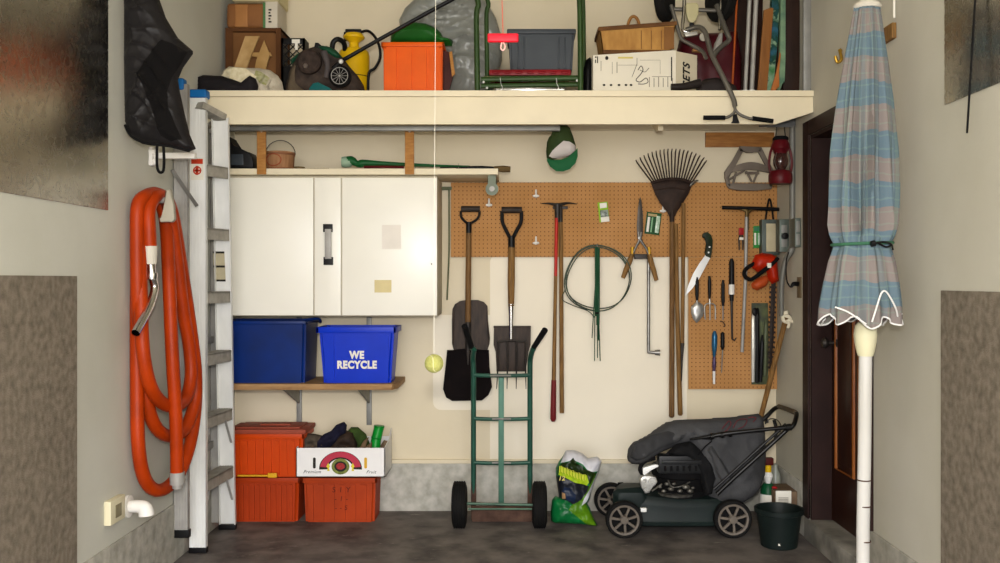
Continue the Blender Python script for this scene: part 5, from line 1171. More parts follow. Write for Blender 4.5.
# upright boards and poles at right
def leaner(name,label,cat,pxs,Y,d,m,bev=.002): return tag(MB().slab(pxs,Y,d,bev).build(name,m),label,cat)
M_dkb=mat('dark_brown_board','#22130e',.6,hex2='#351e15',scale=5,stretch=(6,6,1))
leaner('dark_board','wide dark brown board standing behind the silver poles','board',[(724,98),(727,-30),(764,-30),(760,98)],5.7,.02,M_dkb)
leaner('dark_board','dark brown board standing in the corner beside the steel post','board',[(783,98),(785,-30),(803,-30),(799,98)],5.5,.03,mat('brown_board','#34221a',.6,hex2='#251711',scale=5,stretch=(6,6,1)))
leaner('dark_board','dark narrow board between the patterned rolls','board',[(768,98),(775,-30),(790,-30),(785,98)],5.66,.02,M_dkb)
for k,(a,b,lab,m_,r_) in enumerate(((738.5,731.8,'thin orange stick standing left of the silver poles',mat('orange_stick','#a8501c',.4,var=.2),.006),(751,745,'left silver pole standing on the loft shelf',M_alud,.011),(757.5,751.5,'right silver pole standing on the loft shelf',M_alud,.013))):
    Yp=5.4; t=T('upright_pole',lab,'pole',P(b,92,Yp),'poles at the right of the loft shelf')
    zlow=90.5+ (0.0)
    top=P(a,-30,Yp); bot=P(b,94,Yp); bot.z=zt+.003
    MB().tube([top,bot],r_,n=12).build('shaft',m_,t); MB().tube([bot+Vector((0,0,.03)),bot],[r_*1.5,r_*1.5],n=12).build('end_cap',M_alu if k else M_blackm,t)
leaner('wood_plank','light brown wooden plank leaning right of the silver poles','plank',[(757,98),(764,10),(771,7.5),(773.5,8),(771,40),(766.5,98)],5.42,.02,mat('plank_orange','#8a5a2c',.6,hex2='#754a22',scale=5,stretch=(6,6,1)))
MR=mat('patterned_cloth','#2c5c74',.7,hex2='#2f6b3a',scale=9,var=.1)
nt=MR.node_tree; 
for n_ in nt.nodes:
    if n_.type=='VALTORGB':
        e=n_.color_ramp.elements.new(.47); e.color=lin('#7d9a7e'); e=n_.color_ramp.elements.new(.52); e.color=lin('#12392a')
leaner('fabric_roll','blue and green patterned roll right of the wooden plank','roll',[(765,98),(769,60),(771,30),(773,-30),(781,-30),(778,40),(773,98)],5.44,.05,MR,.008)
leaner('fabric_roll','pale green patterned roll standing left of the corner board','roll',[(778,98),(780.5,40),(781,-30),(786,-30),(785.5,60),(785,82),(781,84)],5.42,.04,mat('pale_patterned_cloth','#7f9a78',.7,hex2='#4f6f5c',scale=14),.006)
leaner('tapered_stick','thin orange tapered wooden leg between the fabric rolls','stick',[(771,90),(776.5,72),(780,52),(781,54),(779,72),(779.5,86),(775,91)],5.40,.015,mat('orange_wood','#b06a34',.5,var=.1))
# wheels upper-left of trolley already; red handle on cord
t=T('pull_handle','red T-shaped pull handle hanging from a red cord','pull handle',P(503,43,3.2))
w=MB().box(X(487.5,3.2),X(518.5,3.2),3.19,3.21,Z(42.5,3.2),Z(33.8,3.2),.006,3).build('grip',mat('bright_red_plastic','#d01428',.4,var=.03),t)
MB().tube([P(501,-50,3.2),P(502,0,3.2),P(503,34,3.2)],.0015,n=6).build('cord',mat('red_cord','#c05040',.8,var=.05),t)
MB().tube([P(502,42,3.2),P(500.8,48,3.2),P(503,50.5,3.2),P(505,47,3.2),P(503.5,42,3.2)],.0025,n=6,smooth=4).build('knot_loop',mat('pink_cord','#d8a8a0',.8,var=.05),t)
# tennis ball on string
t=T('hanging_ball','yellow tennis ball hanging on a white string','ball',P(434,373,3.42))
def tennis():
    m=mat('tennis_felt','#b4b468',.95,hex2='#a3a25c',scale=30,bump=.8,bscale=160); return m
MB().ball(P(434,363.5,3.42),.0335,seg=32).build('felt_ball',tennis(),t)
cb=P(434,363.5,3.42)
pts=[]
for k in range(48):
    a=2*PI*k/48; al=.44; 
    v=Vector((math.cos(a)*.75+ .25*math.cos(3*a), math.sin(a)*.75-.25*math.sin(3*a), 0)); v.z=2*math.sqrt(.75*.25)*math.sin(2*a); v.normalize()
    pts.append(cb+v*.0333)
MB().tube(pts,.0011,n=5,closed=True).build('seam',mat('ball_seam','#dcd9b0',.8,var=.03),t)
MB().tube([P(436,-60,3.42),P(434.5,180,3.42),P(434,354,3.42)],.0008,n=6).build('string',mat('white_string','#e8e2d2',.8,var=.02),t)
# ---------------------------------------------------------------- hand truck
t=T('hand_truck','green two-wheeled hand truck with black grips on the floor','hand truck',(X(501,5.7),5.7,0))
Yh=5.70
for a,g_ in ((473.5,-1),(530,1)):
    r_=MB().tube([P(a,520,Yh+.05),P(a,430,Yh),P(a,372,Yh-.04),P(a+g_*.5,358,Yh-.06),P(a+g_*(-.5 if g_<0 else 3),349,Yh-.12)],.0155,n=14,smooth=5).build('side_rail',M_teal,t)
    e0,e1=((471.5,347,Yh-.13),(464.5,326,Yh-.26)) if g_<0 else ((534,347,Yh-.13),(545,330,Yh-.26))
    MB().tube([P(a+g_*(-.5 if g_<0 else 3),350,Yh-.115),P(*e0)],.0155,n=12).build('bend',M_teal,t)
    MB().tube([P(*e0),P(*e1)],[.0155,.018],n=14).build('rubber_grip',M_blackm,t)
    MB().box(X(a-2.5,Yh),X(a+2.5,Yh),Yh+.02,Yh+.05,.01,Z(465,Yh),.002).build('rusty_plate',M_rust,t)
for i,py in enumerate((375,418.5,462.5)):
    Yc=Yh-.045+(py-375)*.0006
    MB().tube([P(474,py,Yc),P(488,py+.6,Yc),P(516,py+.6,Yc),P(530,py,Yc)],.012,n=10,smooth=2).build('crossbar',M_teal,t)
MB().box(X(498.5,Yh),X(504,Yh),Yh-.03,Yh-.02,Z(504,Yh),Z(375,Yh),.002).build('centre_strap',mat('pale_teal','#44705e',.5,.2,var=.12),t)
for py,x0,x1 in ((375.6,490,511),(419,492,511),(463,492,511)): 
    Yc=Yh-.06+(py-375)*.0006; MB().tube([P(x0,py,Yc),P(x1,py,Yc)],.006,n=8).build('worn_patch',M_galv,t,label='worn bare metal patch')
MB().tube([P(467,503.5,5.58),P(533,505,5.58)],.0085,n=10).tube([P(468,509,5.56),P(532,509,5.56)],.006,n=8).build('axle',mat('axle_green','#4e6a58',.5,.3,var=.2),t)
MB().box(X(472,5.7),X(532,5.7),5.70,5.71,.004,Z(506,5.7),.002).box(X(472,5.7),X(532,5.7),5.71,5.93,.004,.012,.002).build('toe_plate',M_rust,t)
for a in (459.5,539.5):
    c=Vector((X(a,5.58),5.58,.135)); R0=.132
    wl=MB().lathe([(.06,-.038),(.10,-.042),(.125,-.036),(.132,-.022),(.133,0),(.132,.022),(.125,.036),(.10,.042),(.06,.038)],c,'x',40).build('wheel',M_rubber,t)
    w=MB()
    for k in range(5): w.lathe([(.1325,-.028+k*.014-.0035),(.1352,-.028+k*.014-.002),(.1352,-.028+k*.014+.002),(.1325,-.028+k*.014+.0035)],c,'x',40,close=False)
    w.build('tread',M_rubber,wl); MB().lathe([(.001,-.03),(.06,-.03),(.062,0),(.06,.03),(.001,.03)],c,'x',24).build('hub',M_dsteel,wl)
# ---------------------------------------------------------------- soil bag
t=T('potting_soil_bag','crumpled green and black plastic soil bag with white top','bag',(X(575,5.62),5.62,0))
M_bg=mat('bag_green','#0f6a35',.3,hex2='#0a5428',scale=8,bump=.25,bscale=25)
ms_=[M_bg,mat('bag_white','#d2d2d6',.35,hex2='#b7b7bd',scale=10,bump=.3,bscale=25),mat('bag_dark_olive','#1f2f10',.35,hex2='#16240c',scale=8),mat('bag_black','#15171c',.35,hex2='#232833',scale=14),mat('bag_lime','#a8c41c',.4,hex2='#86a414',scale=18),mat('bag_yellowgreen','#5d8a14',.35,hex2='#3f6a12',scale=8),mat('bag_navy','#1c2a44',.35,hex2='#121a2c',scale=12),mat('bag_skin','#a8845c',.5,var=.1)]
out=[(551,521),(550.5,512),(552,500),(555,496),(559,497),(558,490),(556,478),(555.5,468),(559,461),(563,456),(566,450.5),(574,450),(582,453),(588,458),(597,456.5),(602,460),(599,470),(595,480),(591,492),(590,499),(587,503),(590,508),(593,517),(597.5,525),(594,525.5),(580,524),(565,523),(555,523)]
reg=[([(566,450.5),(574,450),(582,453),(588,458),(597,456.5),(602,460),(599,470),(588,469.5),(582,462),(574,458),(568,459),(562,461),(560,462)],1),
 ([(572.5,455.5),(576,461),(582,464),(583,466),(596,471.5),(590,482),(586,480),(572,470),(561,466),(558,470),(556.5,476),(558,466),(562,461),(568,460)],2),
 ([(556,475),(564,473),(572,477),(586,483),(590,484),(585,494),(578,500),(572,502),(566,498),(559,497),(558,490)],3),
 ([(560,465),(563,465),(572,470),(586,473),(588,480),(586,483),(574,480),(564,475),(558,473)],4),
 ([(588,484),(592,478),(595,472),(592,482),(587,494),(584,500),(590,512),(596,524),(588,524),(574,512),(568,507),(572,502),(580,498),(586,490)],5),
 ([(597,471),(599,470),(595,480),(591,490),(586,500),(581,503),(583,497),(589,487)],1),
 ([(564,484.5),(570,486),(575,492),(574,500),(567,498),(561,490)],6),
 ([(561.5,490),(564.5,491),(565,496),(561.5,497)],7)]
import bisect
# regions listed later win; small overlaps resolved by order
w=MB().puff(out,5.62,.065,.9,R=.05,step=.009,regions=reg,fold=lambda x,z,q_:q_*(.02*noise.noise(Vector((x*24,z*18,1)))+.02*(.5-abs(noise.noise(Vector((x*38+z*20,z*34,4)))))*(1 if z>.33 else .5)))
bg=w.build('bag_body',ms_,t,smooth=55)
text('12','bag_number',.035,P(561.5,478.5,5.525),mat('print_pale_yellow','#cbbb6a'),t,shear=.2,bold=.001)
text('GARDEN','bag_title',.046,P(573.3,474.2,5.518),mat('bag_yellow_print','#d6dc4c',.4,var=.05),t,rot=(PI/2,math.radians(19),0),sx=.93,bold=.002) if False else None
w=MB()
xs=[(560.5,469.2),(563.5,470),(566.5,471.1),(569.5,472.3),(572.5,473.6),(575.5,474.8),(578.5,475.8),(581.5,476.8),(584.2,477.6)]
for k,(a,b) in enumerate(xs):
    p=P(a,b,5.522); w.tube([p+Vector((-.006,0,-.018)),p+Vector((-.004,0,.018)),p+Vector((.006,0,.012 if k%2 else .018)),p+Vector((.005,0,-.016))],.0026,n=5)
w.build('title_lettering',mat('bag_yellow_print','#d6dc4c',.4,var=.05),t,label='bright yellow title lettering')
# ---------------------------------------------------------------- lawn mower
M_deck=mat('mower_deck','#16211f',.5,hex2='#0f1716',scale=5)
M_cover=mat('grey_bag_cloth','#4a4a4b',.8,hex2='#3a3a3b',scale=6,bump=.25,bscale=90)
M_hub=mat('wheel_hub_grey','#6f665c',.5,var=.12)
t=T('lawn_mower','dark push lawn mower with grey cloth grass bag by back wall','lawn mower',(X(680,5.55),5.55,0))
def wheel(c,R0,par):
    wl=MB().lathe([(.78*R0,-.022),(.95*R0,-.022),(R0,-.014),(R0,.014),(.95*R0,.022),(.78*R0,.022),(.78*R0,-.022)],c,'y',44,close=False).build('wheel',M_rubber,par)
    w=MB().lathe([(.70*R0,-.024),(.81*R0,-.026),(.81*R0,.02),(.70*R0,.02),(.70*R0,-.024)],c,'y',44,close=False)
    for f in w.b.faces: pass
    w.lathe([(.001,-.03),(.2*R0,-.03),(.24*R0,-.022),(.24*R0,.02),(.001,.02)],c,'y',24)
    for k in range(7):
        a=2*PI*k/7+.3; u=Vector((math.cos(a),0,math.sin(a))); v=Vector((-math.sin(a),0,math.cos(a)))
        w.prism([(.2*R0,-.07*R0),(.5*R0,-.045*R0),(.74*R0,-.075*R0),(.74*R0,.075*R0),(.5*R0,.045*R0),(.2*R0,.07*R0)],Vector(c)+Vector((0,-.024,0)),u,v,(0,1,0),.014,.002)
    w.build('hub',M_hub,wl)
    MB().lathe([(.001,.0),(.76*R0,.0),(.76*R0,.012),(.001,.012)],c,'y',32).build('hub_back',M_blackm,wl)
R1=.103
cw=[(X(624,5.36),5.36,.104),(X(732.5,5.36),5.36,.107),(X(611,5.85),5.85,.102),(X(720,5.85),5.85,.107)]
for k,c in enumerate(cw): wheel(c,R1 if k!=1 else .106,t)
for e in ((cw[0],cw[2]),(cw[1],cw[3])): MB().cyl(Vector(e[0])+Vector((0,.02,.01)),Vector(e[1])+Vector((0,0,.01)),.009).build('axle',M_dsteel,t)
# deck: stacked plan-view outlines
def plan(n=40):
    o=[]
    cx,cy=X(676,5.6),5.605; ax,ay=.355,.195
    for k in range(n):
        a=2*PI*k/n; c_,s_=math.cos(a),math.sin(a); e=.5
        o.append((cx+ax*math.copysign(abs(c_)**e,c_),cy+ay*math.copysign(abs(s_)**e,s_)))
    return o,cx,cy
pl,dcx,dcy=plan()
w=MB(); rings=[]
for sc,z in ((.97,.05),(1.0,.055),(1.02,.075),(1.0,.082),(.995,.15),(.97,.18),(.9,.20),(.6,.21),(.3,.212)):
    rings.append([w.b.verts.new((dcx+(x-dcx)*sc,dcy+(y-dcy)*sc,z+ (.03*max(0,-(x-dcx)/.35) if z>.14 else 0))) for x,y in pl])
for a,b in zip(rings,rings[1:]):
    for k in range(len(pl)): w.b.faces.new((a[k],a[(k+1)%len(pl)],b[(k+1)%len(pl)],b[k]))
w.b.faces.new(rings[-1]); w.build('deck',M_deck,t)
w=MB().puff([(613,512),(613,492),(617,489),(640,487),(646,491),(650,500),(645,512)],5.45,.03,1,R=.04,step=.02).build('front_housing',M_deck,t)
MB().box(X(640,5.4),X(646,5.4),5.37,5.40,Z(511,5.4),Z(507,5.4),.004).build('height_lever',M_alu,t)
MB().box(X(618,5.8),X(624,5.8),5.80,5.83,Z(489,5.8),Z(483,5.8),.006).build('front_bracket',M_blackm,t)
# engine
w=MB().lathe([(.001,.20),(.17,.20),(.175,.235),(.15,.25),(.15,.30),(.165,.31),(.165,.36),(.13,.385),(.001,.39)],(X(680,5.6),5.6,0),'z',32).build('engine_block',M_blackm,t)
w=MB().box(X(658,5.45),X(702,5.45),5.42,5.52,Z(473,5.45),Z(455,5.45),.012).box(X(661,5.45),X(700,5.45),5.405,5.43,Z(463,5.45),Z(459,5.45),.004); w.build('engine_shroud',mat('shroud_black','#1e1f20',.4,var=.15),t)
for e_ in range(6): MB().box(X(664,5.42)+e_*.035,X(664,5.42)+e_*.035+.012,5.41,5.43,Z(471,5.42),Z(466,5.42),.002).build('cooling_fin',M_blackm,t)
w=MB().slab([(640.5,479),(643,476.5),(650,476),(656,477.5),(657.5,482),(655,486),(651,487),(650,493),(645,493.5),(642,488),(640.5,484)],5.40,.05,.006)
for a,b,r_ in ((645,481,.012),(646,489,.012),(652,481.5,.02)): w.lathe([(.001,0),(r_,0),(r_,-.012),(r_*.6,-.012),(r_*.6,-.004),(.001,-.004)],P(a,b,5.4),'y',16)
w.build('carburettor',mat('cast_silver','#b7b5ae',.4,.5,var=.2,scale=30),t)
MB().slab([(643,468),(655,464.5),(659,465.5),(658,467.5),(650,470),(645,476),(643,474)],5.43,.03,.004).build('silver_lever',M_alu,t)
w=MB().lathe([(.001,.0),(.105,.0),(.108,.014),(.001,.016)],(X(676,5.5),5.5,Z(494,5.5)),'z',28)
for k,(a,b,r_) in enumerate(((671,489,.016),(664,491,.012),(680,491,.013),(686,487,.018),(690,491,.016),(674,484,.01),(660,487,.01),(667,484,.012),(693,488,.01))): w.ball(P(a,b,5.40),r_,1.2,.8,.8,10)
w.tube([P(652,491,5.41),P(662,484,5.40)],.005,n=8).tube([P(668,480,5.42),P(672,487,5.4),P(682,486,5.4),P(690,482,5.42)],.004,n=8,smooth=3)
w.build('engine_fittings',mat('engine_grey','#77746c',.4,.6,hex2='#3a3734',scale=40),t)
w=MB().tube([P(646,478,5.5),P(640,470,5.5),P(644,462,5.5),P(655,458,5.52)],.012,n=10,smooth=4).build('air_hose',M_blackm,t)
# grass bag / cover
co=[(627,457),(628,449),(634,443),(648,436),(659,428),(668,422),(677,420.5),(688,419.3),(708,418.8),(729,417.5),(745,415.5),(758,413.5),(763,417),(765,432),(766,455),(765,474),(761,486),(755,495),(743,503),(728,506),(712,505),(706,496),(704,485),(702,470),(694,455),(686,444),(676,446),(662,452),(648,461),(640,464.5),(632,464),(628,461)]
def cf(x,z,q_):
    ox=X(690,5.5); oz=Z(425,5.5); a=math.atan2(z-oz,x-ox)
    return q_*(.014*math.sin(a*9+6*noise.noise(Vector((x*3,z*3,0))))+.03*ridge(x,z,.75,5,2)+.03*ridge(x,z,1.6,5,4)+.02*ridge(x,z,-.6,6,7)+.02*noise.noise(Vector((x*7,z*7,2))))
w=MB().puff(co,5.52,.1,2.2,R=.13,step=.016,fold=cf)
w.build('grass_bag',M_cover,t,smooth=55)
fo=lambda x,z,q_:q_*(.012*math.sin(55*x+20*z)+.01*noise.noise(Vector((x*18,z*18,6))))
MB().puff([(634,444),(650,435.5),(668,431),(686,436),(678,442),(662,448),(650,455),(644,459),(636,461),(630,457)],5.44,.02,1,R=.03,step=.012,fold=fo).build('bag_lip',mat('bag_lip_cloth','#3c3c3d',.85,hex2='#2c2c2d',scale=8),t)
MB().puff([(664,455),(676,444),(690,441),(700,448),(712,462),(716,478),(712,494),(704,496),(700,478),(694,462),(684,456)],5.455,.05,1,R=.04,step=.014,fold=fo).build('bag_opening_shade',mat('cavity_shade','#161617',.9,hex2='#0e0e0f',scale=8),t)  # dark puff standing in for the shaded hollow under the bag
MB().puff([(706,448),(712,446),(722,460),(731,476),(734,486),(726,492),(717,476),(712,462)],5.43,.03,1,R=.03,step=.012).build('bag_fold',M_cover,t)
w=MB()
for pts in ([(722,429),(726,424),(729,421),(731,424),(727,430),(724,432)],[(733,428),(737,421),(742,419),(747,420),(744,426),(738,429)],[(748,418),(752,417),(756,418),(753,422)]):
    w.tube([P(a,b,5.43) for a,b in pts],.003,n=5,smooth=3)
w.build('faded_red_print',mat('faded_red','#6a2f34',.8,var=.2),t)
# handles
M_hb=mat('handle_black','#171615',.35,.3,var=.2)
MB().tube([P(717,494,5.38),P(735,477,5.37),P(765,450,5.36),P(789,428,5.35)],.012,n=12,smooth=2).build('lower_handle',M_hb,t)
MB().tube([P(714,489,5.40),P(733,472,5.40),P(786,424,5.38)],.0085,n=12).build('handle_stay',M_hb,t)
MB().tube([P(720,488,5.86),P(740,468,5.86),P(775,440,5.86),P(774,420,5.86)],.011,n=12,smooth=2).build('lower_handle',M_hb,t)
MB().tube([P(690,439.5,5.43),P(706,437,5.40),P(724,434,5.38),P(750,431,5.36),P(791,427,5.34)],[.006,.01,.013,.011,.012],n=12,smooth=3).build('upper_tube',M_hb,t)
for a in (712,722,730): MB().tube([P(a-1.5,436.5-(a-712)*.13,5.385),P(a+1.5,436-(a-712)*.13,5.385)],.018,n=12).build('clamp',M_hb,t)
MB().tube([P(789,429,5.35),P(794,424,5.35),P(796.5,414,5.42),P(793,411,5.5)],.013,n=12,smooth=5).tube([P(768,421,5.86),P(765,421.5,5.86)],.012,n=8).build('grip_side',M_hb,t)
MB().tube([P(796,413,5.42),P(788,409.5,5.6),P(779,406.5,5.8)],.014,n=12).build('push_bar',mat('worn_bar','#4c4030',.5,var=.2),t)
MB().tube([P(779.5,406.5,5.8),P(774,409,5.84),P(766,417,5.86),P(758,424,5.86),P(754,428,5.86)],.013,n=12,smooth=3).build('far_grip',M_hb,t)
MB().tube([P(791,427,5.34),P(785,428,5.34)],.02,n=12).build('hinge_joint',M_hb,t)
MB().tube([P(765,424,5.6),P(770,419,5.6),P(777,420,5.55),P(781,426,5.45),P(780,432,5.4)],.0035,n=8,smooth=4).build('control_cable',M_hb,t)
MB().tube([P(688,468,5.42),P(704,448,5.4),P(712,440,5.39),P(700,438.5,5.41)],.0035,n=8,smooth=3).build('starter_cord',M_blackm,t)
# ---------------------------------------------------------------- bucket, bottles, carton in the corner
t=T('plant_bucket','black tapered plastic bucket on floor near the door step','bucket',(X(779,5.2),5.2,0))
cb_=(X(779,5.2),5.2,0); zz=Z(508,5.2)
MB().lathe([(.001,0),(.092,0),(.096,.004),(.118,zz-.03),(.124,zz-.028),(.126,zz),(.12,zz),(.113,zz-.03),(.09,.01),(.001,.008)],cb_,'z',44).build('bucket_body',mat('bucket_black','#17201e',.5,var=.15),t)
MB().lathe([(.123,zz-.026),(.130,zz-.022),(.131,zz+.002),(.125,zz+.004),(.121,zz-.004)],cb_,'z',44,close=False).build('bucket_rim',mat('bucket_black','#17201e'),t)
MB().box(X(778.5,5.1),X(782,5.1),5.103,5.110,Z(546,5.1),Z(544,5.1)).build('white_chip',M_paper,t)
t=T('spray_bottle','white spray bottle with green label and red nozzle behind bucket','bottle',(X(768,5.62),5.62,0))
c=(X(768,5.62),5.62,0); zb_=lambda y:Z(y,5.62)
MB().lathe([(.001,0),(.045,0),(.047,.02),(.047,zb_(496)),(.04,zb_(491)),(.02,zb_(486)),(.001,zb_(486))],c,'z',28).build('bottle_body',M_white,t)
MB().lathe([(.048,zb_(506)),(.0485,zb_(504)),(.0485,zb_(496)),(.046,zb_(494))],c,'z',28,close=False).build('label',M_paper,t)
MB().lathe([(.001,zb_(494)),(.044,zb_(493.5)),(.04,zb_(487)),(.026,zb_(483)),(.001,zb_(483))],c,'z',28).build('green_shoulder',mat('green_plastic','#0c4a2a',.4,var=.08),t)
MB().lathe([(.001,zb_(484)),(.012,zb_(484)),(.03,zb_(476)),(.02,zb_(472)),(.001,zb_(470))],c,'z',20).build('white_collar',M_white,t)
MB().lathe([(.001,zb_(475)),(.018,zb_(474)),(.02,zb_(467)),(.018,zb_(464)),(.001,zb_(464))],c,'z',20).build('yellow_neck',M_yellow,t)
w=MB().box(X(763,5.62),X(773,5.62),5.6,5.64,zb_(465),zb_(457.5),.006).box(X(761,5.62),X(765,5.62),5.61,5.63,zb_(461),zb_(458.5),.002); w.build('red_nozzle',mat('nozzle_red','#4a100c',.5,var=.1),t)
w=MB().lathe([(.001,0),(.03,0),(.03,zb_(482)),(.012,zb_(474)),(.012,zb_(470)),(.001,zb_(470))],(X(775.5,5.8),5.8,0),'z',20); tag(w.build('clear_bottle',mat('milky_plastic','#b8bcae',.3,trans=.5,var=.05)),'milky clear bottle behind the spray bottle','bottle')
t=T('small_carton','brown carton with white front standing behind the black bucket','box',(X(785,5.55),5.55,0))
MB().box(X(775,5.5),XR-.014,5.5,5.72,0,Z(491.5,5.5),.003).build('carton',mat('carton_dull','#75604c',.8,hex2='#5c4a3a',scale=8),t)
MB().box(X(776,5.49),X(791.5,5.49),5.492,5.5,.02,Z(491,5.49),.002).build('white_front',M_paper,t)
w=MB()
for k in range(5): w.box(X(779,5.48),X(789,5.48),5.4905,5.492,Z(498+k*1.5,5.48),Z(498.6+k*1.5,5.48))
w.build('print_lines',M_inkg,t)
tag(MB().ball((X(774.5,5.56),5.56,Z(490.5,5.5)+.004),.014,1.2,1,.6).build('plastic_lid',M_red),'small red bottle top lying on the brown carton edge','bottle top')
# ---------------------------------------------------------------- umbrella
YU=3.8; ux=X(864,YU)
t=T('patio_umbrella','closed pink and blue plaid patio umbrella on a white pole','umbrella',(ux,YU,0))
def plaid():
    m=bpy.data.materials.new('plaid_canvas'); m.use_nodes=True; nt=m.node_tree; b=nt.nodes['Principled BSDF']; b.inputs['Roughness'].default_value=.85
    tc=N(nt,'ShaderNodeTexCoord'); sp=nt.nodes.new('ShaderNodeSeparateXYZ'); nt.links.new(tc.outputs['Object'],sp.inputs[0])
    wob=N(nt,'ShaderNodeTexNoise',Scale=9.0); nt.links.new(tc.outputs['Object'],wob.inputs['Vector'])
    def band(sock,period,phase,duty,soft=.0,wb=0.0):
        a=N(nt,'ShaderNodeMath',operation='MULTIPLY_ADD'); a.inputs[1].default_value=1/period; a.inputs[2].default_value=phase; nt.links.new(sock,a.inputs[0])
        s=a.outputs[0]
        if wb:
            c=N(nt,'ShaderNodeMath',operation='MULTIPLY_ADD'); c.inputs[1].default_value=wb; nt.links.new(wob.outputs['Fac'],c.inputs[0]); nt.links.new(s,c.inputs[2]); s=c.outputs[0]
        f=N(nt,'ShaderNodeMath',operation='FRACT'); nt.links.new(s,f.inputs[0])
        l=N(nt,'ShaderNodeMath',operation='LESS_THAN'); l.inputs[1].default_value=duty; nt.links.new(f.outputs[0],l.inputs[0]); return l.outputs[0]
    z=sp.outputs['Z']
    per=L(49.3,YU); z32=Z(32,YU); ph=(-(z32)/per)%1   # blue band runs from z32 downward half a period
    h=band(z,per,ph+.4,.5,wb=.3)
    h2=band(z,per/4,ph,.14,wb=.9)
    at=N(nt,'ShaderNodeMath',operation='ARCTAN2'); nt.links.new(sp.outputs['Y'],at.inputs[0]); nt.links.new(sp.outputs['X'],at.inputs[1])
    v=band(at.outputs[0],.7,0,.35); v2=band(at.outputs[0],.35,.2,.12)
    def mix(fac,a,b_,k=1):
        x=nt.nodes.new('ShaderNodeMix'); x.data_type='RGBA'
        mu=N(nt,'ShaderNodeMath',operation='MULTIPLY'); mu.inputs[1].default_value=k; nt.links.new(fac,mu.inputs[0]); nt.links.new(mu.outputs[0],x.inputs[0])
        for i,s in ((6,a),(7,b_)):
            if isinstance(s,str): x.inputs[i].default_value=lin(s)
            else: nt.links.new(s,x.inputs[i])
        return x.outputs[2]
    c=mix(h,'#776c68','#4d6674'); c=mix(v,c,'#596e74',.45); c=mix(h2,c,'#74907f',.28); c=mix(v2,c,'#74907f',.3)
    wv=N(nt,'ShaderNodeTexNoise',Scale=160.0,Detail=3.0); nt.links.new(tc.outputs['Object'],wv.inputs['Vector'])
    c=mix(wv.outputs['Fac'],c,'#75726e',.3)
    nt.links.new(c,b.inputs['Base Color']); return m
M_pl=plaid()
def upx(py): return Z(py,YU)
prof=[]  # radius px vs py
ctl=[(4,11),(6,13),(30,17),(60,22),(100,27.5),(150,33),(190,35),(225,35),(238,32),(244,28.5),(249,29.5),(262,34),(285,39),(305,43),(320,44)]
def rad_at(py):
    for (a,ra),(b_,rb) in zip(ctl,ctl[1:]):
        if a<=py<=b_: return ra+(rb-ra)*(py-a)/(b_-a)
    return ctl[-1][1]
def cx_at(py): # canopy axis drifts left a little
    return 867-(py/320)*6.5
nseg=144; w=MB(); rings=[]
pys=[4+ (316)*k/70 for k in range(71)]
for py in pys:
    u=py/320; amp=.09+.2*min(1,u*2); 
    if 238<py<250: amp*=.45
    if py>250: amp=.09+.05*(py-250)/70
    ring=[]
    for k in range(nseg):
        a=2*PI*k/nseg
        f=math.sin(8*a+1.3*math.sin(py*.008)+.6)*.6+math.sin(19*a+2*math.sin(py*.012)+a)*.32+math.sin(31*a+py*.01)*.14
        r=L(rad_at(py),YU)*(1-amp*.8+amp*f)
        zz=upx(py)
        if py>285: 
            tt=(py-285)/35; zz-=tt*.02*(math.sin(8*a+.6+1.3)*1.0+.4*math.sin(3*a))
        ring.append(w.b.verts.new((X(cx_at(py),YU)+r*math.cos(a),YU+r*math.sin(a)*.85,zz)))
    rings.append(ring)
for a_,b_ in zip(rings,rings[1:]):
    for k in range(nseg): w.b.faces.new((a_[k],a_[(k+1)%nseg],b_[(k+1)%nseg],b_[k]))
hem=[v.co.copy() for v in rings[-1]]
# inner return of cloth
inn=[w.b.verts.new((X(cx_at(300),YU)+(v.co.x-X(cx_at(320),YU))*.86,YU+(v.co.y-YU)*.86,v.co.z+.05)) for v in rings[-1]]
inn2=[w.b.verts.new((X(cx_at(300),YU)+(v.co.x-X(cx_at(320),YU))*.3,YU+(v.co.y-YU)*.3,upx(290))) for v in rings[-1]]
for A_,B_ in ((rings[-1],inn),(inn,inn2)):
    for k in range(nseg): w.b.faces.new((A_[k],A_[(k+1)%nseg],B_[(k+1)%nseg],B_[k]))
w.b.faces.new(rings[0])
w.build('canopy',M_pl,t,smooth=80)
MB().tube(hem,.0035,n=6,closed=True).build('hem_piping',mat('white_piping','#e2e0dc',.7,var=.02),t)
# loose lower flap panels with white edge
for (pts_,yy) in (([(882,300),(878,318),(874,325),(885,320),(897,312),(900,316),(896,325),(884,328),(877,326)],3.66),):
    pass
fl=MB().tube([P(872,322,3.655),P(877,306,3.64),P(881,294,3.64),P(885,291,3.64),(P(890,297,3.65)),P(896,309,3.67),P(898,318,3.7)],.0035,n=6,smooth=4).build('flap_piping',mat('white_piping','#e2e0dc'),t)
fl=MB().tube([P(835,307,3.66),P(848,312,3.645),P(860,320,3.645),P(866,324,3.65)],.0035,n=6,smooth=4).build('flap_piping',mat('white_piping','#e2e0dc'),t)
w=MB(); cpts=[(X(cx_at(244),YU)+L(29.2,YU)*math.cos(a),YU+L(29.2,YU)*.87*math.sin(a),upx(244)+.004*math.cos(a)) for a in [2*PI*k/40 for k in range(40)]]
MB().tube(cpts,.0065,n=8,closed=True).build('tie_cord',mat('green_cord','#3c6a50',.6,var=.1),t)
w=MB().tube([P(871,244,3.68),P(875,243,3.68)],.012,n=10).tube([P(875,243,3.68),P(884,242,3.69),P(891,244,3.72),P(893,250,3.73)],.004,n=6,smooth=3).tube([P(878,243,3.68),P(886,247,3.69),P(892,245,3.7)],.004,n=6,smooth=3); w.build('cord_clip',M_black,t)
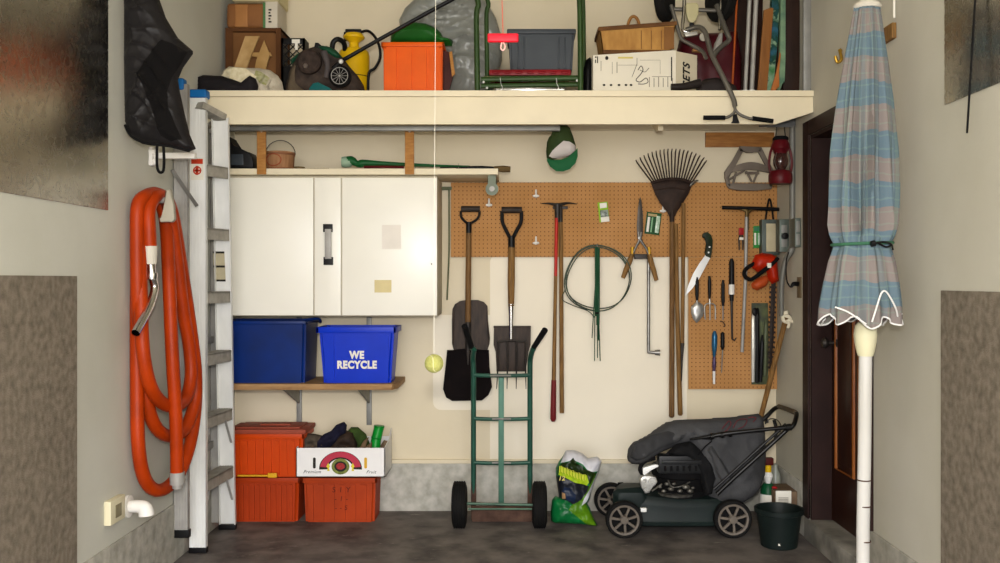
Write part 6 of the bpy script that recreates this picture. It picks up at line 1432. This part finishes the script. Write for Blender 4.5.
w=MB().lathe([(.001,upx(-8)),(.02,upx(-8)),(.026,upx(-3)),(.03,upx(2)),(.05,upx(4)),(.056,upx(7)),(.05,upx(9)),(.001,upx(9))],(X(867,YU),YU,0),'z',28); w.build('top_cap',mat('cap_cream','#cfc8ba',.5,var=.04),t)
w=MB().lathe([(.001,upx(320)),(.028,upx(322)),(.04,upx(326)),(.045,upx(335)),(.042,upx(342)),(.034,upx(352)),(.029,upx(356)),(.001,upx(356))],(X(865.5,YU),YU,0),'z',28); w.build('crank_housing',mat('housing_cream','#d8d2ae',.45,var=.04),t)
MB().tube([(X(865.5,YU),YU,upx(356)),(X(864.5,YU),YU,upx(450)),(ux-.004,YU,.45),(ux-.005,YU,.0)],.0255,n=24).build('pole',mat('pole_white','#cfcdc8',.35,hex2='#bdbab2',scale=3,stretch=(3,3,.5)),t)
for py in (480,506,541): MB().lathe([(.0257,upx(py+.7)),(.0268,upx(py+.4)),(.0268,upx(py-.4)),(.0257,upx(py-.7))],(ux+.0,YU,0),'z',24,close=False).build('pole_ring',M_rust,t)
# ---------------------------------------------------------------- small things on right wall
t=T('wood_block','small wooden block on right wall behind the umbrella top','block',onwall(891,44))
Ya=XR*F/(898-CX); Yb2=XR*F/(884-CX)
MB().box(XR-.022,XR-.002,Ya+.01,Yb2,Z(46,Yb2)-.0,Z(31,Yb2)+.0,.003).build('block',M_shaft,t)
t=T('brass_hook','brass coat hook on right wall left of the umbrella top','hook',onwall(842,60))
Yk=XR*F/(842-CX)
MB().tube([(XR-.002,Yk,Z(52,Yk)),(XR-.012,Yk,Z(50,Yk)),(XR-.01,Yk-.02,Z(60,Yk)),(XR-.03,Yk-.02,Z(63,Yk)),(XR-.04,Yk-.02,Z(57,Yk))],.008,n=10,smooth=4).build('hook',M_brass,t)
Yk=XR*F/(897-CX)
tag(MB().tube([(XR-.012,Yk,Z(-40,Yk)),(XR-.012,Yk,Z(18,Yk))],.005,n=8).build('white_cord',M_paper),'short white cord hanging on right wall beside umbrella top','cord')
# ---------------------------------------------------------------- camera, light
cd=bpy.data.cameras.new('camera'); cam=bpy.data.objects.new('camera',cd); col.objects.link(cam)
cam.location=(0,0,EYE); cam.rotation_euler=(PI/2,0,0); cd.sensor_width=36; cd.lens=36*F/1000; cd.shift_x=-(CX-500)/1000; cd.shift_y=(HY-281.5)/1000
sc=bpy.context.scene; sc.camera=cam
GR={'wooden_strap':'wooden straps holding the middle shelf','peg_hook':'white hooks on the pegboard','storage_tote':'orange storage totes','recycling_bin':'blue bins on the plank shelf','blister_pack':'green packs on the pegboard','metal_sheet':'metal sheets on the side walls','carpet_panel':'carpet panels on the side walls','rod_and_reflection':'black rods at the right','switch_box':'electrical boxes in the corner','wall_board':'white boards on the back wall','pegboard':'pegboards on the back wall','dark_board':'dark boards on the loft shelf','fabric_roll':'patterned rolls on the loft shelf','wall_hook':'small wall hooks','paper_scrap':'paper scraps in the fruit box'}
for o_ in sc.objects:
    n_=o_.name.split('.')[0]
    if o_.parent is None and n_ in GR and 'label' in o_: o_['group']=GR[n_]
wd=bpy.data.worlds.new('daylight'); sc.world=wd; wd.use_nodes=True; nt=wd.node_tree; bgn=nt.nodes['Background']
tc=N(nt,'ShaderNodeTexCoord'); sp=nt.nodes.new('ShaderNodeSeparateXYZ'); nt.links.new(tc.outputs['Generated'],sp.inputs[0])
rp=nt.nodes.new('ShaderNodeValToRGB'); nt.links.new(sp.outputs['Z'],rp.inputs[0])
rp.color_ramp.elements[0].position=0; rp.color_ramp.elements[0].color=(.90,.90,.93,1); rp.color_ramp.elements[1].position=.6; rp.color_ramp.elements[1].color=(.96,.99,1.12,1)
nt.links.new(rp.outputs[0],bgn.inputs[0]); bgn.inputs[1].default_value=9.3
pl_=bpy.data.lights.new('door_opening_portal','AREA'); pl_.shape='RECTANGLE'; pl_.size=3.4; pl_.size_y=3.05; pl_.cycles.is_portal=True
po=bpy.data.objects.new('door_opening_portal',pl_); col.objects.link(po); po.location=((XL+XR)/2,Y0-.02,1.525); po.rotation_euler=(PI/2,0,0)
fl_=bpy.data.lights.new('photo_lamp','POINT'); fl_.energy=315; fl_.color=(1,.96,.90); fl_.shadow_soft_size=.05
fo_=bpy.data.objects.new('photo_lamp',fl_); col.objects.link(fo_); fo_.location=(0,-.02,1.67)
sc.view_settings.view_transform='Standard'; sc.view_settings.look='None'; sc.view_settings.gamma=1; sc.view_settings.exposure=0; sc.view_settings.use_curve_mapping=False
sc.cycles.use_denoising=True; sc.cycles.max_bounces=8; sc.cycles.sample_clamp_indirect=6
